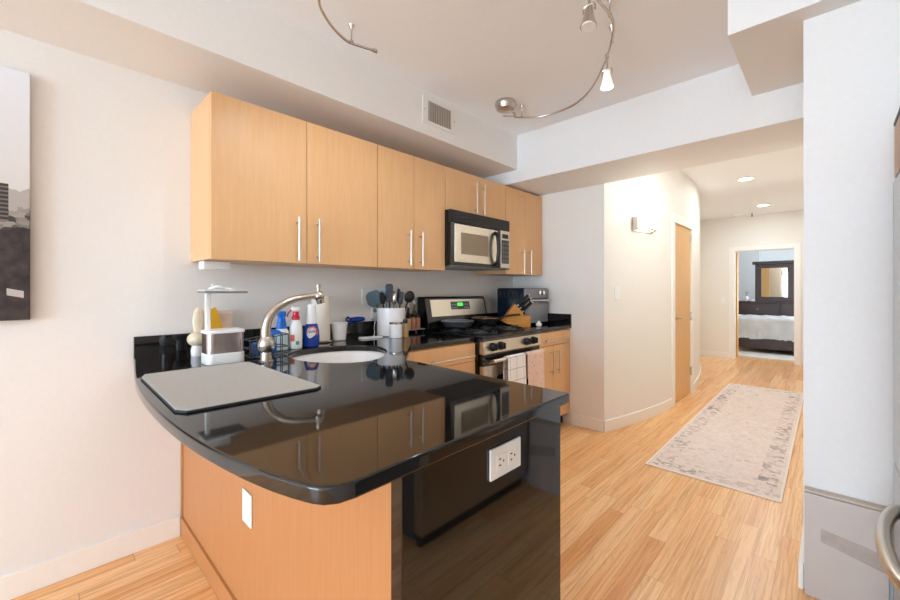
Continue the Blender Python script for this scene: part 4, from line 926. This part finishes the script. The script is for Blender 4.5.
# vent on the soffit
t = thing('wall_vent', 'beige slatted air vent high on the soffit face', 'vent', (0.44, 1.397, 2.482))
fr = B(); fr.box(0.4405, 0.447, 1.235, 1.285, 2.395, 2.575, 0.002); fr.box(0.4405, 0.447, 1.51, 1.56, 2.395, 2.575, 0.002); fr.box(0.4405, 0.447, 1.285, 1.51, 2.395, 2.417, 0.002); fr.box(0.4405, 0.447, 1.285, 1.51, 2.552, 2.575, 0.002)
mesh_obj('frame', fr, M['wall'], t)
mesh_obj('duct_back', B().box(0.4402, 0.4412, 1.285, 1.51, 2.417, 2.552), M['black_m'], t)
for k in range(13):
    yy = 1.294 + k * 0.0172
    mesh_obj('slat', B().box(-0.0045, 0.0045, -0.0016, 0.0016, 2.418, 2.551).xf(Matrix.Translation((0.4462, yy, 0)) @ Matrix.Rotation(math.radians(28), 4, 'Z')), M['taupe_l'], t)
for yy in (1.252, 1.543): mesh_obj('screw', B().cyl((0.447, yy, 2.485), (0.4485, yy, 2.485), 0.006, n=12), M['taupe'], t)

# switch and sconce on the curved wall
def on_curve(y): return cx_(y)
ysw = 3.10; nx = math.atan2(-(cx_(ysw + 0.01) - cx_(ysw - 0.01)) / 0.02, 1)
t = thing('light_switch', 'white light switch on the curved wall below the sconce', 'switch', (cx_(ysw), ysw, 1.235), nx)
mesh_obj('plate', B().box(0.0005, 0.007, -0.038, 0.038, -0.06, 0.06, 0.002), M['white_p'], t, world=False)
mesh_obj('rocker', B().box(0.007, 0.010, -0.016, 0.016, -0.033, 0.033, 0.001), M['trim'], t, world=False)
t = thing('light_switch', 'small white light switch on the far wall left of bedroom doorway', 'switch', (0.965, ED, 1.08))
mesh_obj('plate', B().box(0.927, 1.003, ED - 0.007, ED - 0.0005, 1.02, 1.14, 0.002), M['white_p'], t)
mesh_obj('rocker', B().box(0.949, 0.981, ED - 0.010, ED - 0.007, 1.047, 1.113, 0.001), M['trim'], t)
ysc = 3.50; nx = math.atan2(-(cx_(ysc + 0.01) - cx_(ysc - 0.01)) / 0.02, 1)
t = thing('wall_sconce', 'lit half-bowl wall sconce on the curved wall', 'sconce', (cx_(ysc), ysc, 1.86), nx)
bmb = bmesh.new(); ringA = []
N_ = 20
prof = [(0.62, -0.030), (0.80, -0.012), (0.95, 0.03), (1.0, 0.09)]
for sc_, z in prof: ringA.append([bmb.verts.new((0.012 + 0.105 * sc_ * math.sin(PI * k / N_), -0.165 * sc_ * math.cos(PI * k / N_), z)) for k in range(N_ + 1)])
for a, c in zip(ringA[:-1], ringA[1:]):
    for k in range(N_): bmb.faces.new((a[k], a[k + 1], c[k + 1], c[k]))
bmb.faces.new(ringA[0])
bmesh.ops.recalc_face_normals(bmb, faces=bmb.faces[:])
bs = B(); bs._add(bmb)
sg = mesh_obj('glass_shade', bs, M['sconce_glass'], t, world=False)
md = sg.modifiers.new('thickness', 'SOLIDIFY'); md.thickness = 0.004
mesh_obj('wall_plate', B().box(0.0005, 0.012, -0.175, 0.175, -0.04, 0.10, 0.002), M['nickel'], t, world=False)
mesh_obj('side_bracket', B().box(0.012, 0.055, -0.182, -0.168, -0.035, 0.095, 0.002), M['nickel'], t, world=False)
mesh_obj('bottom_band', B().tube([(0.012 + 0.092 * math.sin(PI * k / N_), -0.150 * math.cos(PI * k / N_), -0.022) for k in range(N_ + 1)], 0.009, 8), M['nickel'], t, world=False)
pl = bpy.data.lights.new('sconce_bulb', 'POINT'); pl.energy = 6; pl.color = (1.0, 0.95, 0.9); pl.shadow_soft_size = 0.04
po = bpy.data.objects.new('sconce_bulb', pl); COL.objects.link(po); po.location = (cx_(ysc) + 0.10, ysc + 0.01, 2.02)

# ceiling: downlights, smoke detector, sprinkler
for (x, y, lab) in ((1.95, 3.36, 'added unseen recessed light behind the beam, brightening the hall'), (1.68, 5.38, 'round lit recessed light nearer the kitchen in the hall ceiling'), (1.65, 7.4, 'round lit recessed light farther down the hall ceiling')):  # the one behind the beam is added out of sight to brighten the hall
    t = thing('ceiling_downlight', lab, 'downlight', (x, y, CE - 0.01), group='recessed lights in the hall ceiling')
    mesh_obj('trim_ring', B().lathe([(0.075, -0.001), (0.095, -0.001), (0.098, -0.006), (0.085, -0.012), (0.075, -0.010)], (x, y, CE), closed=True), M['trim'], t)
    mesh_obj('lens', B().lathe([(0, -0.002), (0.075, -0.002), (0.075, -0.007), (0, -0.008)], (x, y, CE)), M['lamp_on'], t)
    a = area('downlight_bulb', (x, y, CE - 0.02), (0, 0, 0), 0.14, 0.14, 11 if y > 4 else 12, (0.82, 0.92, 1.0))
single('smoke_detector', B().lathe([(0, -0.034), (0.045, -0.034), (0.062, -0.026), (0.066, -0.012), (0.068, -0.001), (0, -0.001)], (1.2, 8.05, CE)), M['white_p'], 'round white smoke detector on the hall ceiling near the far wall', 'smoke detector', origin=(1.2, 8.05, CE))
t = thing('sprinkler_head', 'small metal sprinkler head on the hall ceiling', 'sprinkler', (1.43, 8.1, CE))
mesh_obj('escutcheon', B().lathe([(0, -0.001), (0.032, -0.001), (0.028, -0.008), (0, -0.008)], (1.43, 8.1, CE)), M['white_p'], t)
mesh_obj('stem', B().cyl((1.43, 8.1, CE - 0.008), (1.43, 8.1, CE - 0.05), 0.010, 0.008, 12), M['brass'], t)
mesh_obj('deflector', B().lathe([(0, -0.06), (0.02, -0.062), (0.02, -0.058), (0.006, -0.05), (0, -0.05)], (1.43, 8.1, CE)), M['brass'], t)

# ================================================================== TRACK LIGHT
TZ = 2.525
t = thing('track_light', 'curved nickel monorail light under the kitchen ceiling', 'track light', (1.2, 1.0, CE))
pth = spline([(0.68, 0.668, TZ), (0.655, 0.58, TZ), (0.650, 0.53, TZ), (0.682, 0.446, TZ), (0.737, 0.363, TZ), (0.81, 0.295, TZ), (0.98, 0.22, TZ), (1.22, 0.25, TZ), (1.45, 0.42, TZ), (1.60, 0.70, TZ), (1.675, 1.0, TZ), (1.688, 1.16, TZ), (1.682, 1.31, TZ), (1.622, 1.456, TZ), (1.50, 1.65, TZ), (1.32, 1.865, TZ), (1.13, 1.985, TZ), (0.90, 1.98, TZ), (0.755, 1.855, TZ)], 8)
mesh_obj('rail', B().tube(pth, 0.0065, 8), M['nickel'], t)
mesh_obj('end_cap', B().cyl(pth[0], Vector(pth[0]) + Vector((0.006, 0.022, 0)), 0.010, n=12), M['nickel'], t)
for (x, y) in ((0.655, 0.555), (1.684, 1.275), (1.61, 1.485), (0.79, 1.90), (1.22, 0.25)):
    mesh_obj('standoff', B().lathe([(0, 0), (0.010, 0), (0.010, 0.010), (0.004, 0.013), (0.004, 0.06), (0.016, 0.088), (0, 0.0895)], (x, y, TZ), 14), M['nickel'], t)
mesh_obj('canopy', B().lathe([(0, 0), (0.070, 0), (0.076, -0.010), (0.076, -0.028), (0.064, -0.056), (0.04, -0.062), (0, -0.062)], (0.735, 1.775, CE - 0.0005), 32), M['nickel'], t)
mesh_obj('feed_arm', B().tube(spline([(0.755, 1.80, CE - 0.05), (0.77, 1.83, CE - 0.075), (0.765, 1.85, TZ + 0.006)], 5), 0.006, 8).tube([(0.70, 1.79, TZ + 0.005), (0.765, 1.852, TZ + 0.002)], 0.005, 8), M['nickel'], t)
def head(x, y, drop, ang, lit, ln, power=16):
    # hanging spot: stem, yoke, cone
    st = mesh_obj('spot_stem', B().cyl((x, y, TZ), (x, y, TZ - drop), 0.006, n=10).cyl((x, y, TZ + 0.01), (x, y, TZ - 0.016), 0.010, n=12), M['nickel'], t)
    top = Vector((x, y, TZ - drop)); d = Vector((ang[0], ang[1], -1)).normalized()
    mesh_obj('yoke', B().tube(spline([top + Vector((0.026, 0, -0.03)), top + Vector((0.024, 0, -0.006)), top, top + Vector((-0.024, 0, -0.006)), top + Vector((-0.026, 0, -0.03))], 5), 0.004, 8), M['nickel'], t)
    a = top + Vector((0, 0, -0.012)); e = a + d * ln
    sh = mesh_obj('shade', B().cyl(a, a + d * 0.025, 0.014, 0.018, 24).cyl(a + d * 0.022, e, 0.017, 0.034, 28), M['nickel'] if not lit else M['lamp_shade_glass'], t)
    mesh_obj('bulb', B().cyl(e - d * 0.002, e + d * 0.004, 0.030, n=24), M['lamp_on'] if lit else M['white_p'], sh)
    sp = bpy.data.lights.new('track_bulb', 'SPOT'); sp.energy = power if lit else 8; sp.color = (0.86, 0.93, 1.0); sp.spot_size = 1.7; sp.spot_blend = 0.6; sp.shadow_soft_size = 0.03
    so = bpy.data.objects.new('track_bulb', sp); COL.objects.link(so); so.location = e + d * 0.012; so.rotation_euler = d.to_track_quat('-Z', 'Y').to_euler()
M['lamp_shade_glass'] = pbr('frosted_shade', (236, 228, 216), 0.35, emit=(255, 240, 220), estr=0.7)
head(1.672, 1.085, 0.04, (0.0, -0.10), False, 0.085)
head(1.22, 0.25, 0.04, (-0.75, 0.35), True, 0.085, 15)  # added head outside the view, brightens the wall cabinets
head(1.56, 0.62, 0.04, (-0.8, 0.25), True, 0.085, 15)  # another unseen head added on the rail for more kitchen light
head(1.548, 1.575, 0.07, (0.0, 0.02), True, 0.085)

# ================================================================== RUG
o = single('runner_rug', B().prism(rounded(-0.38, 0.38, -1.71, 1.71, 0.006, 2), 0.001, 0.009, bev=0.002), M['rug'], 'long faded pink-beige runner rug on the hall floor', 'rug')
o.location = (1.822, 4.20, 0); o.rotation_euler = (0, 0, math.radians(0.3))

# ================================================================== REFRIGERATOR SIDE
FX, FY0, FY1 = 2.585, 0.72, 1.632
t = thing('refrigerator', 'stainless refrigerator at the right edge beside the white wall', 'refrigerator', (3.0, 1.18, 0))
mesh_obj('body', B().box(FX + 0.06, 3.33, FY0, FY1, 0.03, 1.665, 0.006), M['grey_d'], t)
d = mesh_obj('door', B().box(FX, FX + 0.058, FY0, FY1, 0.64, 1.66, 0.006), M['fridge'], t)
mesh_obj('door_handle', B().tube(spline([(FX, 0.76, 0.72), (FX - 0.022, 0.76, 0.76), (FX - 0.03, 0.76, 1.05), (FX - 0.022, 0.76, 1.38), (FX, 0.76, 1.42)], 8), 0.014, 12), M['steel'], d)
d = mesh_obj('freezer_drawer', B().box(FX, FX + 0.058, FY0, FY1, 0.07, 0.63, 0.006), M['fridge'], t)
mesh_obj('drawer_handle', B().tube(spline([(FX + 0.002, 1.47, 0.515), (FX - 0.012, 1.44, 0.515), (FX - 0.040, 1.33, 0.512), (FX - 0.052, 1.17, 0.51), (FX - 0.040, 1.0, 0.512), (FX, 0.88, 0.515)], 8), 0.019, 14), M['steel'], d)
mesh_obj('kick_grille', B().box(FX + 0.03, FX + 0.06, FY0 + 0.02, FY1 - 0.02, 0.001, 0.068), M['black_m'], t)
mesh_obj('hinge_cover', B().box(FX + 0.01, FX + 0.10, FY1 - 0.09, FY1 - 0.01, 1.660, 1.672, 0.003), M['black_p'], t)
t = thing('storage_box', 'beige box with a black lid standing on top of the refrigerator', 'box', (2.75, 1.45, 1.672))
mesh_obj('body', B().box(FX + 0.003, 2.95, 1.30, 1.630, 1.673, 1.86, 0.004), M['beige_box'], t)
mesh_obj('lid', B().box(FX + 0.001, 2.952, 1.298, 1.632, 1.861, 1.878, 0.004), M['black_p'], t)
t = thing('cover_panel', 'low taupe cover panel against the white wall beside the refrigerator', 'panel', (2.46, 1.63, 0))
mesh_obj('panel', B().box(2.341, 2.577, 1.648, 1.688, 0.0015, 0.424, 0.002), M['taupe'], t)
mesh_obj('top_lip', B().box(2.340, 2.577, 1.645, 1.689, 0.427, 0.437, 0.002), M['taupe_l'], t)
tp = B().prism([(2.39, 0.24), (2.572, 0.195), (2.572, 0.262), (2.39, 0.292)], 1.6465, 1.6478, axis='y')
mesh_obj('tape_strip', tp, M['tape'], t)

# ================================================================== BEDROOM
single('area_rug', B().box(0.5, 3.2, 8.75, 9.75, 0.001, 0.014, 0.004), M['rug_bed'], 'pale rug on the bedroom floor beneath the bed', 'rug', origin=(1.6, 9.2, 0))
t = thing('bed', 'dark wood bed with pale grey bedding seen through the doorway', 'bed', (1.9, 10.0, 0))
mesh_obj('side_rail', B().box(0.95, 2.95, 9.42, 9.47, 0.13, 0.30, 0.008), M['dark_wood'], t)
mesh_obj('rail_ledge', B().box(0.94, 2.96, 9.40, 9.49, 0.10, 0.15, 0.006), M['dark_wood'], t)
mesh_obj('far_rail', B().box(0.95, 2.95, 10.80, 10.84, 0.13, 0.30, 0.008), M['dark_wood'], t)
mesh_obj('slat_base', B().box(0.98, 2.92, 9.47, 10.80, 0.20, 0.26), M['dark_wood'], t)
for x in (1.0, 2.9):
    for y in (9.47, 10.77): mesh_obj('leg', B().box(x - 0.04, x + 0.04, y - 0.03, y + 0.03, 0.0145 if y < 9.7 else 0.001, 0.2, 0.004), M['dark_wood'], t)
mesh_obj('mattress', B().box(0.97, 2.93, 9.475, 10.79, 0.26, 0.66, 0.05, 4), M['linen'], t)
rows = []
for i in range(25):
    row = []
    for j in range(41):
        x = 0.93 + 2.04 * j / 40
        if i < 12: y = 9.452; z = 0.29 + 0.42 * i / 12
        else: y = 9.452 + 1.33 * (i - 12) / 12; z = 0.71
        wv = 0.008 * math.sin(x * 23 + i * 0.3) + 0.006 * math.sin(x * 41 + 1.3)
        if i < 12: y -= 0.02 + abs(wv) * (1 + (12 - i) / 8); z += 0.012 * math.sin(x * 9)  * (12 - i) / 12
        else: z += wv * 0.8 + 0.01 * math.sin(i)
        row.append((x, y, z))
    rows.append(row)
mesh_obj('coverlet', B().sheet(rows, 0.012), M['linen'], t)
DYF = 10.93
t = thing('dresser', 'dark wood dresser against the bedroom wall behind the bed', 'dresser', (1.6, 11.2, 0))
mesh_obj('carcass', B().box(0.78, 2.45, DYF + 0.02, 11.40, 0.08, 0.975, 0.004), M['dark_wood'], t)
mesh_obj('top', B().box(0.75, 2.48, DYF - 0.02, 11.42, 0.976, 1.008, 0.006), M['dark_wood'], t)
mesh_obj('plinth', B().box(0.80, 2.43, DYF + 0.03, 11.38, 0.001, 0.08), M['dark_wood'], t)
for r_ in range(3):
    for c_ in range(2):
        dw = mesh_obj('drawer', B().box(0.81 + c_ * 0.82, 1.60 + c_ * 0.82, DYF, DYF + 0.02, 0.10 + r_ * 0.292, 0.38 + r_ * 0.292, 0.005), M['dark_wood'], t)
        mesh_obj('knob', B().sph((1.205 + c_ * 0.82, DYF - 0.012, 0.24 + r_ * 0.292), 0.014), M['nickel'], dw)
t = thing('dresser_mirror', 'large dark framed mirror standing on the bedroom dresser', 'mirror', (1.48, 11.25, 1.008))
f = B(); y0, y1 = 11.05, 11.10
f.box(1.15, 1.265, y0, y1, 1.009, 1.86, 0.006); f.box(1.73, 1.845, y0, y1, 1.009, 1.86, 0.006); f.box(1.265, 1.73, y0, y1, 1.009, 1.115, 0.006); f.box(1.265, 1.73, y0, y1, 1.775, 1.86, 0.006)
mesh_obj('frame', f, M['dark_wood'], t)
mesh_obj('crown', B().box(1.10, 1.895, y0 - 0.04, y1 + 0.01, 1.86, 1.93, 0.012), M['dark_wood'], t)
mesh_obj('glass', B().box(1.265, 1.73, y0 + 0.02, y0 + 0.03, 1.115, 1.775), M['mirror'], t)
t = thing('toiletry_bottle', 'small pale bottle standing on the left of the dresser', 'bottle', (0.99, 11.05, 1.008))
mesh_obj('body', B().lathe([(0, 0.001), (0.035, 0.001), (0.037, 0.005), (0.037, 0.10), (0.015, 0.12), (0, 0.12)], (0.99, 11.05, 1.008), 20), M['white_p'], t)
mesh_obj('pump', B().cyl((0.99, 11.05, 1.128), (0.99, 11.05, 1.20), 0.010, n=12).box(0.975, 1.03, 11.04, 11.06, 1.195, 1.212, 0.003), M['grey_m'], t)
single('trinket_dish', B().lathe([(0, 0.001), (0.05, 0.001), (0.065, 0.04), (0.062, 0.042), (0.048, 0.006), (0, 0.006)], (1.09, 11.03, 1.008), 24), M['white_c'], 'small white dish on the dresser beside the bottle', 'dish', origin=(1.09, 11.03, 1.008))
